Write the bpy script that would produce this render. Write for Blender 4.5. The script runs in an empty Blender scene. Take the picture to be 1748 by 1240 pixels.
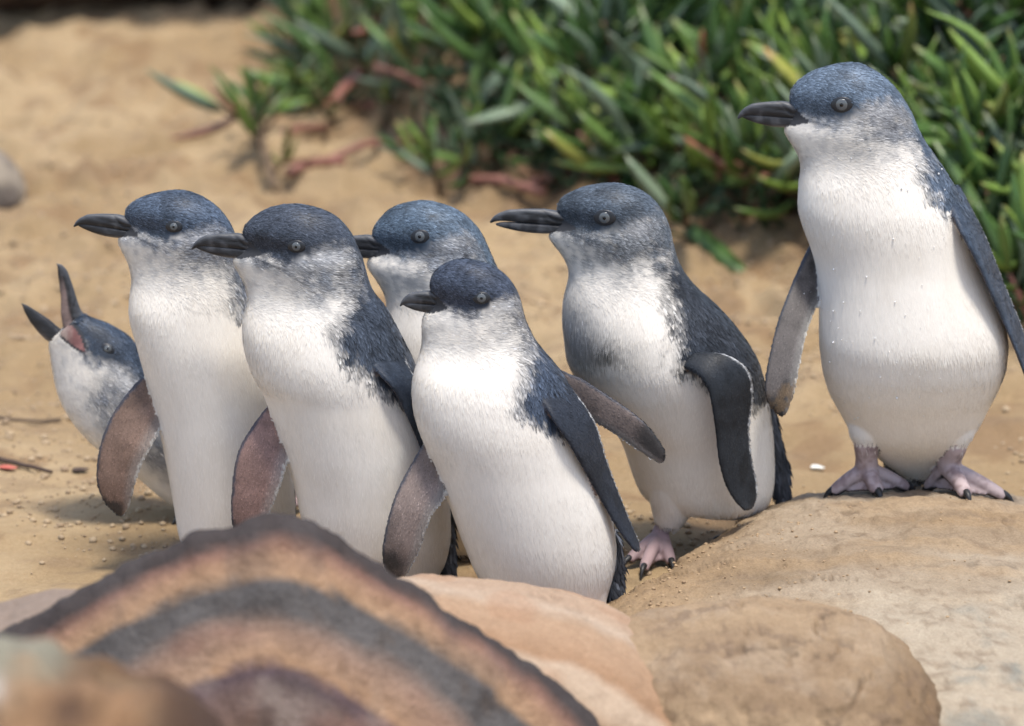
import bpy, math, random
import numpy as np
from mathutils import Vector, kdtree
from mathutils.bvhtree import BVHTree

SC = bpy.context.scene
COL = SC.collection
random.seed(7)
RNG = np.random.default_rng(11)

# ---------------------------------------------------------------- camera, sky, sun, exposure
CAM_H, PITCH, LENS = 1.04, math.radians(14.8), 128.0
cam_data = bpy.data.cameras.new('camera')
cam = bpy.data.objects.new('camera', cam_data)
COL.objects.link(cam)
cam.location = (0, 0, CAM_H)
cam.rotation_euler = (math.pi / 2 - PITCH, 0, 0)
cam_data.lens, cam_data.sensor_width = LENS, 36.0
cam_data.clip_start, cam_data.clip_end = 0.05, 500
cam_data.dof.use_dof = True
cam_data.dof.focus_distance = 3.22
cam_data.dof.aperture_fstop = 4.4
cam_data.dof.aperture_blades = 7
SC.camera = cam

SUN_EL, SUN_AZ = math.radians(77), math.radians(148)      # azimuth clockwise from +Y
world = bpy.data.worlds.new('World')
SC.world = world
world.use_nodes = True
wn = world.node_tree
wn.nodes.clear()
wo = wn.nodes.new('ShaderNodeOutputWorld')
wb = wn.nodes.new('ShaderNodeBackground')
ws = wn.nodes.new('ShaderNodeTexSky')
ws.sky_type = 'NISHITA'
ws.sun_disc = False
ws.sun_elevation = SUN_EL
ws.sun_rotation = SUN_AZ
ws.air_density, ws.dust_density, ws.ozone_density = 1.0, 2.0, 1.0
wb.inputs['Strength'].default_value = 0.09
wn.links.new(ws.outputs[0], wb.inputs['Color'])
wn.links.new(wb.outputs[0], wo.inputs['Surface'])

sun_d = bpy.data.lights.new('sun', 'SUN')
sun_d.energy, sun_d.angle, sun_d.color = 1.5, math.radians(10.0), (1.0, 0.95, 0.87)
sun = bpy.data.objects.new('sun', sun_d)
COL.objects.link(sun)
sdir = Vector((math.sin(SUN_AZ) * math.cos(SUN_EL), math.cos(SUN_AZ) * math.cos(SUN_EL), math.sin(SUN_EL)))
sun.rotation_euler = sdir.to_track_quat('Z', 'Y').to_euler()
sun.location = (2, 2, 6)

SC.view_settings.view_transform = 'Standard'
SC.view_settings.look = 'None'
SC.view_settings.exposure = 1.52
SC.view_settings.gamma = 1.0
SC.view_settings.use_curve_mapping = False
SC.render.engine = 'CYCLES'
SC.cycles.use_denoising = True

# ---------------------------------------------------------------- pixel rays -> places on real planes
FW = np.array([0, math.cos(PITCH), -math.sin(PITCH)])
UP = np.array([0, math.sin(PITCH), math.cos(PITCH)])
K = 36.0 / LENS / 1748.0


def ray(px, py):
    return np.array([(px - 874.0) * K, 0, 0]) - (py - 620.0) * K * UP + FW


def on_plane(px, py, Y):
    d = ray(px, py)
    return np.array([0, 0, CAM_H]) + d * (Y / d[1])


def on_ground(px, py, z=0.0):
    d = ray(px, py)
    return np.array([0, 0, CAM_H]) + d * ((z - CAM_H) / d[2])


def project(P):
    P = np.asarray(P, float) - np.array([0, 0, CAM_H])
    w = P @ FW
    return 874.0 + P[..., 0] / w / K, 620.0 - (P @ UP) / w / K


# ---------------------------------------------------------------- numpy noise
def _hash(i, j, k, s):
    h = (i * 374761393 + j * 668265263 + k * 2147483647 + s * 974634777) & 0xffffffff
    h = ((h ^ (h >> 13)) * 1274126177) & 0xffffffff
    return ((h ^ (h >> 16)) & 0xffff) / 65535.0


def vnoise(P, f, s=0):
    P = np.asarray(P, float) * f
    i = np.floor(P).astype(np.int64)
    t = P - i
    t = t * t * (3 - 2 * t)
    r = 0
    for a in (0, 1):
        for b in (0, 1):
            for c in (0, 1):
                w = (t[..., 0] if a else 1 - t[..., 0]) * (t[..., 1] if b else 1 - t[..., 1]) * (t[..., 2] if c else 1 - t[..., 2])
                r = r + w * _hash(i[..., 0] + a, i[..., 1] + b, i[..., 2] + c, s)
    return r * 2 - 1


def fbm(P, f, n=4, s=0, g=0.5):
    r, a = 0, 1.0
    for o in range(n):
        r = r + a * vnoise(P, f * 2.03 ** o, s + o * 17)
        a *= g
    return r


def sst(a, b, x):
    t = np.clip((x - a) / (b - a), 0, 1)
    return t * t * (3 - 2 * t)


def mix(a, b, t):
    return a + (b - a) * np.asarray(t)[..., None]


C3 = lambda *c: np.array(c, float)


# ---------------------------------------------------------------- objects
def put(o, parent=None):
    COL.objects.link(o)
    if parent is not None:
        o.parent = parent
    return o


def tag(o, label=None, cat=None, group=None, kind=None):
    if label: o['label'] = label
    if cat: o['category'] = cat
    if group: o['group'] = group
    if kind: o['kind'] = kind
    return o


def empty(name, loc):
    o = bpy.data.objects.new(name, None)
    o.empty_display_size = 0.05
    o.location = loc
    return put(o)


def np_mesh(name, V, F, cols=None, mats=(), smooth=True, fmat=None):
    """V (n,3); F list of index arrays with the same width, or one array, or list of arrays"""
    me = bpy.data.meshes.new(name)
    if isinstance(F, np.ndarray):
        F = [F]
    F = [f for f in F if len(f)]
    nl = sum(f.size for f in F)
    npoly = sum(len(f) for f in F)
    me.vertices.add(len(V))
    me.vertices.foreach_set('co', np.ascontiguousarray(V, np.float32).ravel())
    me.loops.add(nl)
    me.loops.foreach_set('vertex_index', np.concatenate([f.ravel() for f in F]).astype(np.int32))
    me.polygons.add(npoly)
    tot = np.concatenate([np.full(len(f), f.shape[1], np.int32) for f in F])
    st = np.concatenate([[0], np.cumsum(tot)[:-1]]).astype(np.int32)
    me.polygons.foreach_set('loop_start', st)
    me.polygons.foreach_set('use_smooth', np.full(npoly, smooth, bool))
    for m in mats:
        me.materials.append(m)
    if fmat is not None:
        me.polygons.foreach_set('material_index', np.asarray(fmat, np.int32))
    me.update(calc_edges=True)
    if cols is not None:
        at = me.color_attributes.new('Col', 'FLOAT_COLOR', 'POINT')
        c4 = np.ones((len(V), 4), np.float32)
        c4[:, :3] = cols
        at.data.foreach_set('color', c4.ravel())
    return me


def grid_faces(nu, nv, wrap_v=False):
    """nu rows of nv points, index = u*nv+v"""
    u = np.arange(nu - 1)[:, None]
    v = np.arange(nv if wrap_v else nv - 1)[None, :]
    v2 = (v + 1) % nv
    return np.stack([u * nv + v, u * nv + v2, (u + 1) * nv + v2, (u + 1) * nv + v], -1).reshape(-1, 4)


def smooth_rows(A, sig):
    if sig <= 0: return A
    r = int(3 * sig) + 1
    k = np.exp(-0.5 * (np.arange(-r, r + 1) / sig) ** 2)
    k /= k.sum()
    # reflect about the end value so that ends stay put
    pre = 2 * A[0] - A[r:0:-1]
    post = 2 * A[-1] - A[-2:-r - 2:-1]
    B = np.concatenate([pre, A, post])
    return np.stack([np.convolve(B[:, j], k, 'valid') for j in range(A.shape[1])], 1)


def resample(A, n, sig=0.0):
    A = np.asarray(A, float)
    d = np.linalg.norm(np.diff(A[:, :3], axis=0), axis=1) + 1e-9
    s = np.concatenate([[0], np.cumsum(d)])
    t = np.linspace(0, s[-1], n)
    R = np.stack([np.interp(t, s, A[:, j]) for j in range(A.shape[1])], 1)
    return smooth_rows(R, sig)


def loft(L, R, B, nseg=44, n=90, sig=2.0, front=0.0, power=2.0, Q=None):
    """sections from L to R (3-D points), half depth B along world Y.  front: narrows the L end of a section"""
    A = np.concatenate([L, R, np.asarray(B)[:, None]] + ([np.asarray(Q)[:, None]] if Q is not None else []), 1)
    mid = (A[:, :3] + A[:, 3:6]) / 2
    d = np.linalg.norm(np.diff(mid, axis=0), axis=1) + np.linalg.norm(np.diff(A[:, :3] - A[:, 3:6], axis=0), axis=1) * 0.35 + 1e-6
    s = np.concatenate([[0], np.cumsum(d)])
    t = np.linspace(0, s[-1], n)
    A = np.stack([np.interp(t, s, A[:, j]) for j in range(A.shape[1])], 1)
    A = smooth_rows(A, sig)
    th = np.linspace(0, 2 * math.pi, nseg, endpoint=False)
    c, sn = np.cos(th), np.sin(th)
    e = 2.0 / power
    c2, s2 = np.sign(c) * np.abs(c) ** e, np.sign(sn) * np.abs(sn) ** e
    M, H = (A[:, :3] + A[:, 3:6]) / 2, (A[:, 3:6] - A[:, :3]) / 2
    fr = A[:, 7] if Q is not None else np.full(n, front)
    wid = 1 - fr[:, None] * sst(0.2, -1.0, c)[None, :]
    V = M[:, None, :] + H[:, None, :] * c2[None, :, None] + np.array([0, 1.0, 0]) * (A[:, 6][:, None] * s2[None, :] * wid)[:, :, None]
    V = V.reshape(-1, 3)
    F = grid_faces(n, nseg, True)
    nV = len(V)
    V = np.concatenate([V, M[:1], M[-1:]])
    i = np.arange(nseg)
    j = (i + 1) % nseg
    T = np.concatenate([np.stack([np.full(nseg, nV), j, i], 1), np.stack([np.full(nseg, nV + 1), (n - 1) * nseg + i, (n - 1) * nseg + j], 1)])
    return V, F, T, (n, nseg)


def tube(P, rad, nseg=12, flat=None, cap=True):
    """tapered tube through points P"""
    P = np.asarray(P, float)
    rad = np.asarray(rad, float)
    n = len(P)
    T = np.gradient(P, axis=0)
    T /= np.linalg.norm(T, axis=1)[:, None] + 1e-12
    ref = np.array([0, 0, 1.0]) if abs(T[:, 2]).mean() < 0.8 else np.array([0, 1.0, 0])
    A = np.cross(T, ref)
    A /= np.linalg.norm(A, axis=1)[:, None] + 1e-12
    Bn = np.cross(A, T)
    th = np.linspace(0, 2 * math.pi, nseg, endpoint=False)
    fl = 1.0 if flat is None else flat
    V = P[:, None] + rad[:, None, None] * (A[:, None] * np.cos(th)[None, :, None] + Bn[:, None] * np.sin(th)[None, :, None] * fl)
    V = V.reshape(-1, 3)
    F = grid_faces(n, nseg, True)
    i = np.arange(nseg)
    j = (i + 1) % nseg
    nV = len(V)
    V = np.concatenate([V, P[:1], P[-1:]])
    Tr = np.concatenate([np.stack([np.full(nseg, nV), j, i], 1), np.stack([np.full(nseg, nV + 1), (n - 1) * nseg + i, (n - 1) * nseg + j], 1)])
    return V, F, Tr


def joined(parts):
    Vs, Qs, Ts, o = [], [], [], 0
    for V, Q, T in parts:
        Vs.append(V); Qs.append(Q + o); Ts.append(T + o); o += len(V)
    return np.concatenate(Vs), np.concatenate(Qs), np.concatenate(Ts)


def uv_ball(c, r, nu=10, nv=14):
    r = np.broadcast_to(np.asarray(r, float), (3,))
    a = np.linspace(0.02, math.pi - 0.02, nu)
    b = np.linspace(0, 2 * math.pi, nv, endpoint=False)
    V = np.stack([np.sin(a)[:, None] * np.cos(b), np.sin(a)[:, None] * np.sin(b), np.cos(a)[:, None] * np.ones(nv)], -1).reshape(-1, 3)
    i = np.arange(nv); j = (i + 1) % nv
    n = len(V)
    V = np.concatenate([V, [[0, 0, 1]], [[0, 0, -1]]])
    T = np.concatenate([np.stack([np.full(nv, n), i, j], 1), np.stack([np.full(nv, n + 1), (nu - 1) * nv + j, (nu - 1) * nv + i], 1)])
    return V * r + c, grid_faces(nu, nv, True)[:, ::-1], T


# ---------------------------------------------------------------- materials
def mat(name, col=None, rough=0.6, spec=0.3, attr=False, noise=None, bump=None, sheen=0.0, coat=0.0, sss=0.0, aniso=None):
    """noise: list of (scale, amount, tint) multiplying the colour; bump: list of (scale, strength, distance)"""
    m = bpy.data.materials.new(name)
    m.use_nodes = True
    nt = m.node_tree
    N = nt.nodes
    b = N['Principled BSDF']
    b.inputs['Roughness'].default_value = rough
    b.inputs['Specular IOR Level'].default_value = spec
    b.inputs['Sheen Weight'].default_value = sheen
    b.inputs['Coat Weight'].default_value = coat
    if sss:
        b.inputs['Subsurface Weight'].default_value = sss
        b.inputs['Subsurface Radius'].default_value = (0.004, 0.003, 0.002)
        b.inputs['Subsurface Scale'].default_value = 1.0
    if attr:
        src = N.new('ShaderNodeAttribute')
        src.attribute_name = 'Col'
        out = src.outputs['Color']
    else:
        src = N.new('ShaderNodeRGB')
        src.outputs[0].default_value = (*col, 1)
        out = src.outputs[0]
    tc = N.new('ShaderNodeTexCoord')
    vec = tc.outputs['Object']
    if aniso:
        mp = N.new('ShaderNodeMapping')
        mp.inputs['Scale'].default_value = aniso
        nt.links.new(vec, mp.inputs['Vector'])
        vec = mp.outputs[0]
    for sc, amt, tint in (noise or []):
        nz = N.new('ShaderNodeTexNoise')
        nz.inputs['Scale'].default_value = sc
        nz.inputs['Detail'].default_value = 6
        nz.inputs['Roughness'].default_value = 0.65
        nt.links.new(vec, nz.inputs['Vector'])
        rp = N.new('ShaderNodeValToRGB')
        rp.color_ramp.elements[0].position, rp.color_ramp.elements[1].position = 0.3, 0.7
        rp.color_ramp.elements[0].color = (*tint, 1)
        rp.color_ramp.elements[1].color = (1, 1, 1, 1)
        nt.links.new(nz.outputs['Fac'], rp.inputs['Fac'])
        mx = N.new('ShaderNodeMix')
        mx.data_type, mx.blend_type = 'RGBA', 'MULTIPLY'
        mx.inputs['Factor'].default_value = amt
        nt.links.new(out, mx.inputs['A'])
        nt.links.new(rp.outputs['Color'], mx.inputs['B'])
        out = mx.outputs['Result']
    nt.links.new(out, b.inputs['Base Color'])
    prev = None
    for sc, st, dist in (bump or []):
        nz = N.new('ShaderNodeTexNoise')
        nz.inputs['Scale'].default_value = sc
        nz.inputs['Detail'].default_value = 7
        nz.inputs['Roughness'].default_value = 0.6
        nt.links.new(vec, nz.inputs['Vector'])
        bp = N.new('ShaderNodeBump')
        bp.inputs['Strength'].default_value = st
        bp.inputs['Distance'].default_value = dist
        nt.links.new(nz.outputs['Fac'], bp.inputs['Height'])
        if prev is not None:
            nt.links.new(prev, bp.inputs['Normal'])
        prev = bp.outputs['Normal']
    if prev is not None:
        nt.links.new(prev, b.inputs['Normal'])
    return m


M_SAND = mat('sand', attr=True, rough=0.95, spec=0.1, noise=[(9, 0.35, (0.74, 0.69, 0.62)), (900, 0.6, (0.60, 0.55, 0.49)), (160, 0.5, (0.66, 0.62, 0.57))], bump=[(260, 0.6, 0.005), (1400, 0.6, 0.0012)])
M_CLOD = mat('sand_clod', attr=True, rough=0.95, spec=0.1, noise=[(900, 0.5, (0.62, 0.56, 0.48))], bump=[(900, 0.5, 0.001)])
M_ROCK = mat('sandstone', attr=True, rough=0.85, spec=0.2, noise=[(40, 0.4, (0.68, 0.65, 0.62)), (140, 0.45, (0.62, 0.58, 0.55)), (480, 0.6, (0.56, 0.53, 0.50))], bump=[(60, 0.4, 0.008), (180, 0.5, 0.004), (600, 0.6, 0.0018)])
M_SKIN = mat('penguin_body', attr=True, rough=0.6, spec=0.25, noise=[(500, 0.28, (0.72, 0.71, 0.69)), (110, 0.22, (0.76, 0.73, 0.69))], bump=[(520, 0.30, 0.0010)], aniso=(1, 1, 0.16))
M_PLUME = mat('plumage', attr=True, rough=0.5, spec=0.22, sheen=0.08)
M_BILL = mat('bill_horn', attr=True, rough=0.48, spec=0.35, noise=[(260, 0.6, (0.45, 0.45, 0.46)), (900, 0.4, (0.6, 0.6, 0.6))], bump=[(220, 0.45, 0.0014)], aniso=(0.35, 1, 1))
M_LID = mat('eye_rim', (0.022, 0.024, 0.028), rough=0.4, spec=0.4)
M_IRIS = mat('iris_silver', (0.105, 0.115, 0.12), rough=0.08, spec=0.5, coat=0.0)
M_PUPIL = mat('pupil_black', (0.004, 0.004, 0.005), rough=0.08, spec=0.5)
M_CLAW = mat('claw_horn', (0.02, 0.019, 0.019), rough=0.45, spec=0.4, noise=[(500, 0.4, (0.6, 0.6, 0.6))])
M_STEM = mat('red_stem', (0.26, 0.115, 0.09), rough=0.55, noise=[(60, 0.5, (0.6, 0.7, 0.5))])
M_STEMB = mat('brown_stem', (0.13, 0.085, 0.05), rough=0.7, noise=[(60, 0.5, (0.6, 0.6, 0.6))])
M_TWIG = mat('dry_twig', (0.14, 0.10, 0.07), rough=0.8, noise=[(200, 0.6, (0.5, 0.5, 0.5))])
M_DEAD = mat('dead_leaf', (0.09, 0.06, 0.045), rough=0.8, noise=[(200, 0.6, (0.5, 0.5, 0.5))])
M_REDLEAF = mat('red_leaf', (0.5, 0.13, 0.09), rough=0.5, noise=[(120, 0.5, (0.7, 0.6, 0.5))])
M_SHELL = mat('white_shell', (0.78, 0.77, 0.7), rough=0.35, spec=0.5, noise=[(200, 0.3, (0.7, 0.7, 0.6))])
M_DROP = mat('water_drop', (0.86, 0.86, 0.85), rough=0.06, spec=0.6)  # white base colour stands in for the sparkle of clear drops
M_DROP.node_tree.nodes['Principled BSDF'].inputs['Transmission Weight'].default_value = 0.25
M_DROP.node_tree.nodes['Principled BSDF'].inputs['IOR'].default_value = 1.33


def leaf_mat(name, base, tip, rough=0.38, spec=0.4):
    m = bpy.data.materials.new(name)
    m.use_nodes = True
    nt = m.node_tree
    N = nt.nodes
    b = N['Principled BSDF']
    tc = N.new('ShaderNodeTexCoord')
    sp = N.new('ShaderNodeSeparateXYZ')
    nt.links.new(tc.outputs['Object'], sp.inputs[0])
    rp = N.new('ShaderNodeValToRGB')
    e = rp.color_ramp.elements
    e[0].position, e[0].color = 0.1, (*[c * 0.9 + 0.02 for c in base], 1)
    e[1].position, e[1].color = 1.0, (*tip, 1)
    e2 = rp.color_ramp.elements.new(0.78)
    e2.color = (*base, 1)
    nt.links.new(sp.outputs['Z'], rp.inputs['Fac'])
    oi = N.new('ShaderNodeObjectInfo')
    hsv = N.new('ShaderNodeHueSaturation')
    mr = N.new('ShaderNodeMapRange')
    mr.inputs['To Min'].default_value, mr.inputs['To Max'].default_value = 0.6, 1.5
    nt.links.new(oi.outputs['Random'], mr.inputs['Value'])
    nt.links.new(mr.outputs[0], hsv.inputs['Value'])
    mr2 = N.new('ShaderNodeMapRange')
    mr2.inputs['To Min'].default_value, mr2.inputs['To Max'].default_value = 0.515, 0.485
    nt.links.new(oi.outputs['Random'], mr2.inputs['Value'])
    nt.links.new(mr2.outputs[0], hsv.inputs['Hue'])
    nz = N.new('ShaderNodeTexNoise')
    nz.inputs['Scale'].default_value = 9
    nt.links.new(tc.outputs['Object'], nz.inputs['Vector'])
    mx = N.new('ShaderNodeMix')
    mx.data_type, mx.blend_type = 'RGBA', 'MULTIPLY'
    mx.inputs['Factor'].default_value = 0.5
    nt.links.new(rp.outputs['Color'], hsv.inputs['Color'])
    nt.links.new(hsv.outputs['Color'], mx.inputs['A'])
    nt.links.new(nz.outputs['Color'], mx.inputs['B'])
    nt.links.new(hsv.outputs['Color'], b.inputs['Base Color'])
    b.inputs['Roughness'].default_value = rough
    b.inputs['Specular IOR Level'].default_value = spec
    b.inputs['Transmission Weight'].default_value = 0.0
    return m


LEAFM = [
    leaf_mat('leaf_green', (0.075, 0.145, 0.032), (0.15, 0.15, 0.05)),
    leaf_mat('leaf_bright_green', (0.14, 0.225, 0.040), (0.23, 0.19, 0.06)),
    leaf_mat('leaf_glaucous', (0.135, 0.185, 0.118), (0.25, 0.25, 0.18), 0.42),
    leaf_mat('leaf_dark_green', (0.055, 0.108, 0.030), (0.1, 0.1, 0.04)),
    leaf_mat('leaf_red', (0.22, 0.09, 0.05), (0.36, 0.08, 0.07)),
    leaf_mat('leaf_yellow_green', (0.19, 0.21, 0.045), (0.3, 0.15, 0.06)),
]

# ================================================================ SETTING
# ---- where the plant bank starts, as a line on the ground
_bank_px = [(380, -60), (470, 60), (560, 165), (640, 250), (740, 320), (860, 345), (1000, 375), (1150, 415), (1370, 425), (1560, 490), (1748, 590), (2000, 640)]
_bk = np.array([on_ground(x, y) for x, y in _bank_px])
_bko = np.argsort(_bk[:, 0])
BKX, BKY = _bk[_bko, 0], _bk[_bko, 1]


def bank_dist(X, Y):
    return Y - np.interp(X, BKX, BKY)


def ground_z(X, Y, fine=True):
    X, Y = np.asarray(X, float), np.asarray(Y, float)
    P = np.stack([X, Y, np.zeros_like(X)], -1)
    d = bank_dist(X, Y)
    z = 0.42 * np.clip(d, 0, None) * sst(3.5, 0.2, d) * sst(0, 0.25, d) * sst(-2.5, -0.1, X) + 0.0
    far = sst(3.35, 4.2, Y)
    z = z + (0.006 + 0.022 * far) * fbm(P, 2.6, 3, 3)
    if fine:
        z = z + (0.0035 + 0.014 * far) * fbm(P, 11, 3, 9) + (0.0024 + 0.0070 * far) * fbm(P, 34, 3, 21)
        z = z - (0.018 * far + 0.003) * sst(0.2, 0.55, fbm(P, 8, 2, 77))
    return z


def _axis(a, b, step, lo, hi, grow=1.22):
    core = list(np.arange(a, b, step))
    l, s = [], step
    x = a
    while x > lo:
        s *= grow; x -= s; l.append(x)
    r, s = [], step
    x = core[-1]
    while x < hi:
        s *= grow; x += s; r.append(x)
    return np.array(l[::-1] + core + r)


gx = _axis(-0.95, 0.95, 0.0075, -70, 70)
gy = _axis(2.7, 6.5, 0.0095, -40, 120)
GX, GY = np.meshgrid(gx, gy, indexing='ij')
GZ = ground_z(GX, GY)
SV = np.stack([GX, GY, GZ], -1).reshape(-1, 3)
Pn = SV * np.array([1, 1, 0])
scol = mix(C3(0.475, 0.360, 0.218), C3(0.385, 0.280, 0.160), sst(-0.3, 0.5, fbm(Pn, 4, 3, 5)))
scol = mix(scol, C3(0.30, 0.20, 0.115), 0.75 * sst(0.25, 0.75, fbm(Pn, 16, 3, 31)))
scol = mix(scol, C3(0.28, 0.20, 0.13), 0.45 * sst(0.42, 0.7, fbm(Pn * C3(1, 2.2, 1), 22, 2, 61)))
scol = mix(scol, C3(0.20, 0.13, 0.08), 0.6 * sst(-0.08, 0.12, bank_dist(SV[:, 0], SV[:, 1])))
o = put(bpy.data.objects.new('sand', np_mesh('sand', SV, grid_faces(len(gx), len(gy)), scol, [M_SAND])))
tag(o, kind='structure')

# ---- loose crumbs of sand
ICO = None


def ico():
    t = (1 + 5 ** 0.5) / 2
    V = np.array([[-1, t, 0], [1, t, 0], [-1, -t, 0], [1, -t, 0], [0, -1, t], [0, 1, t], [0, -1, -t], [0, 1, -t], [t, 0, -1], [t, 0, 1], [-t, 0, -1], [-t, 0, 1]], float)
    V /= np.linalg.norm(V[0])
    F = np.array([[0, 11, 5], [0, 5, 1], [0, 1, 7], [0, 7, 10], [0, 10, 11], [1, 5, 9], [5, 11, 4], [11, 10, 2], [10, 7, 6], [7, 1, 8], [3, 9, 4], [3, 4, 2], [3, 2, 6], [3, 6, 8], [3, 8, 9], [4, 9, 5], [2, 4, 11], [6, 2, 10], [8, 6, 7], [9, 8, 1]])
    return V, F


def crumbs(name, P, R, cols, m, squash=0.7, kind='stuff', parent=None):
    V0, F0 = ico()
    n = len(P)
    V = V0[None] * R[:, None, None] * (1 + 0.35 * (RNG.random((n, 12, 1)) - 0.5)) * np.array([1, 1, squash])
    V = V + P[:, None]
    F = F0[None] + (np.arange(n) * 12)[:, None, None]
    o = bpy.data.objects.new(name, np_mesh(name, V.reshape(-1, 3), F.reshape(-1, 3), np.repeat(cols, 12, 0), [m]))
    put(o, parent)
    if kind: tag(o, kind=kind)
    return o


n = 15000
cy = 2.85 + RNG.random(n) ** 1.5 * 2.6
cx = (RNG.random(n) - 0.5) * 2 * (0.15 * cy + 0.05)
keep = (fbm(np.stack([cx, cy, cx * 0], -1), 7, 3, 41) + RNG.random(n) * 0.9 > 0.35) & (bank_dist(cx, cy) < 0.05)
cx, cy = cx[keep], cy[keep]
R = 0.0008 + 0.0035 * RNG.random(len(cx)) ** 4 + 0.0016 * (cy - 3.0).clip(0, 1)
cc = mix(C3(0.45, 0.345, 0.225), C3(0.31, 0.228, 0.15), RNG.random(len(cx)) ** 2)
tag(crumbs('sand_crumbs', np.stack([cx, cy, ground_z(cx, cy) + R * 0.25], -1), R, cc, M_CLOD), 'loose crumbs of sand strewn over the sandy ground', 'sand')


# ---------------------------------------------------------------- rocks
def crack_mask(V, s):
    w = V + 0.02 * np.stack([vnoise(V, 16, s + q) for q in range(3)], -1)
    a = np.abs(fbm(w * C3(1, 1.6, 1.6), 5.0, 3, s + 60))
    cr = sst(0.022, 0.006, a) * sst(0.05, 0.35, vnoise(V, 7, s + 80))
    pit = sst(0.55, 0.9, fbm(V, 55, 3, s + 90)) * sst(-0.2, 0.4, vnoise(V, 9, s + 95))
    return cr, pit


def rock_normals_displace(V, nu, nv, amp, f, s):
    G = V.reshape(nu, nv, 3)
    du, dv = np.gradient(G, axis=0), np.gradient(G, axis=1)
    N = np.cross(du, dv).reshape(-1, 3)
    N /= np.linalg.norm(N, axis=1)[:, None] + 1e-12
    c = G.reshape(-1, 3).mean(0)
    sg = np.sign(((V - c) * N).sum(1).mean())
    N *= sg
    d = 0
    for a, ff, k in zip(amp, f, range(9)):
        d = d + a * fbm(V, ff, 3, s + k * 5)
    cr, pit = crack_mask(V, s)
    return V + N * (d - 0.0035 * cr - 0.0030 * pit)[:, None]


def ridge_rock(name, ridge, front, back, colf, label, cat='rock', nu=260, nf=90, nb=40, amp=(0.006, 0.002), f=(7, 40), seed=1, sig=2.0, zmin=-0.05):
    """ridge: list of (px,py,Y); front/back: list of (dY, dz) from the ridge to the ground"""
    Rg = resample(np.array([on_plane(x, y, Y) for x, y, Y in ridge]), nu, sig)
    fr = resample(np.c_[np.array(front), np.zeros(len(front))], nf, 1.5)
    bk = resample(np.c_[np.array(back), np.zeros(len(back))], nb, 1.5)
    prof = np.concatenate([bk[::-1], fr[1:]])[:, :2]
    nv = len(prof)
    V = np.repeat(Rg[:, None], nv, 1)
    V[:, :, 1] += prof[None, :, 0]
    V[:, :, 2] += prof[None, :, 1]
    V = V.reshape(-1, 3)
    V = rock_normals_displace(V, nu, nv, amp, f, seed)
    V[:, 2] = np.maximum(V[:, 2], zmin)
    px, py = project(V)
    cr, pit = crack_mask(V, seed)
    cols = mix(colf(V, px, py), C3(0.12, 0.085, 0.06), 0.55 * cr + 0.45 * pit)
    o = put(bpy.data.objects.new(name, np_mesh(name, V, grid_faces(nu, nv), cols, [M_ROCK])))
    tag(o, label, cat)
    return o, V.reshape(nu, nv, 3)


def loft_rock(name, top, Y, depth, colf, label, cat='rock', zb=-0.06, amp=(0.008, 0.002), f=(6, 40), seed=1, nseg=170, n=300, power=2.6, dY=0.0, drop=0):
    T = np.array([on_plane(x, y + drop, Y) for x, y in top])
    Bt = T.copy()
    Bt[:, 2] = zb
    Bt[:, 1] += dY
    V, F, Tr, (nu, nv) = loft(T, Bt, depth, nseg, n, 2.0, 0.0, power)
    W = V[:nu * nv]
    W = rock_normals_displace(W, nu, nv, amp, f, seed)
    V[:nu * nv] = W
    px, py = project(V)
    cr, pit = crack_mask(V, seed)
    cols = mix(colf(V, px, py), C3(0.12, 0.085, 0.06), 0.55 * cr + 0.45 * pit)
    o = put(bpy.data.objects.new(name, np_mesh(name, V, [F, Tr], cols, [M_ROCK])))
    tag(o, label, cat)
    return o


RIDGE = [(-200, 1250), (-100, 1150), (0, 1075), (60, 1050), (120, 1012), (200, 965), (280, 935), (340, 905), (400, 893), (440, 882), (485, 881), (525, 888), (560, 905), (600, 935), (660, 972), (720, 1005), (800, 1060), (860, 1095), (930, 1150), (980, 1195), (1020, 1240), (1090, 1330), (1160, 1430)]
_rc = np.array(RIDGE, float)
_cen = np.array([470.0, 1290.0])
_ra = np.arctan2(-(_rc[:, 1] - _cen[1]), _rc[:, 0] - _cen[0])
_rr = np.hypot(_rc[:, 0] - _cen[0], _rc[:, 1] - _cen[1])
_ro = np.argsort(_ra)
_ga = np.linspace(0.0, math.pi, 200)
_gs = smooth_rows(np.interp(_ga, _ra[_ro], _rr[_ro])[:, None], 22)[:, 0]


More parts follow.
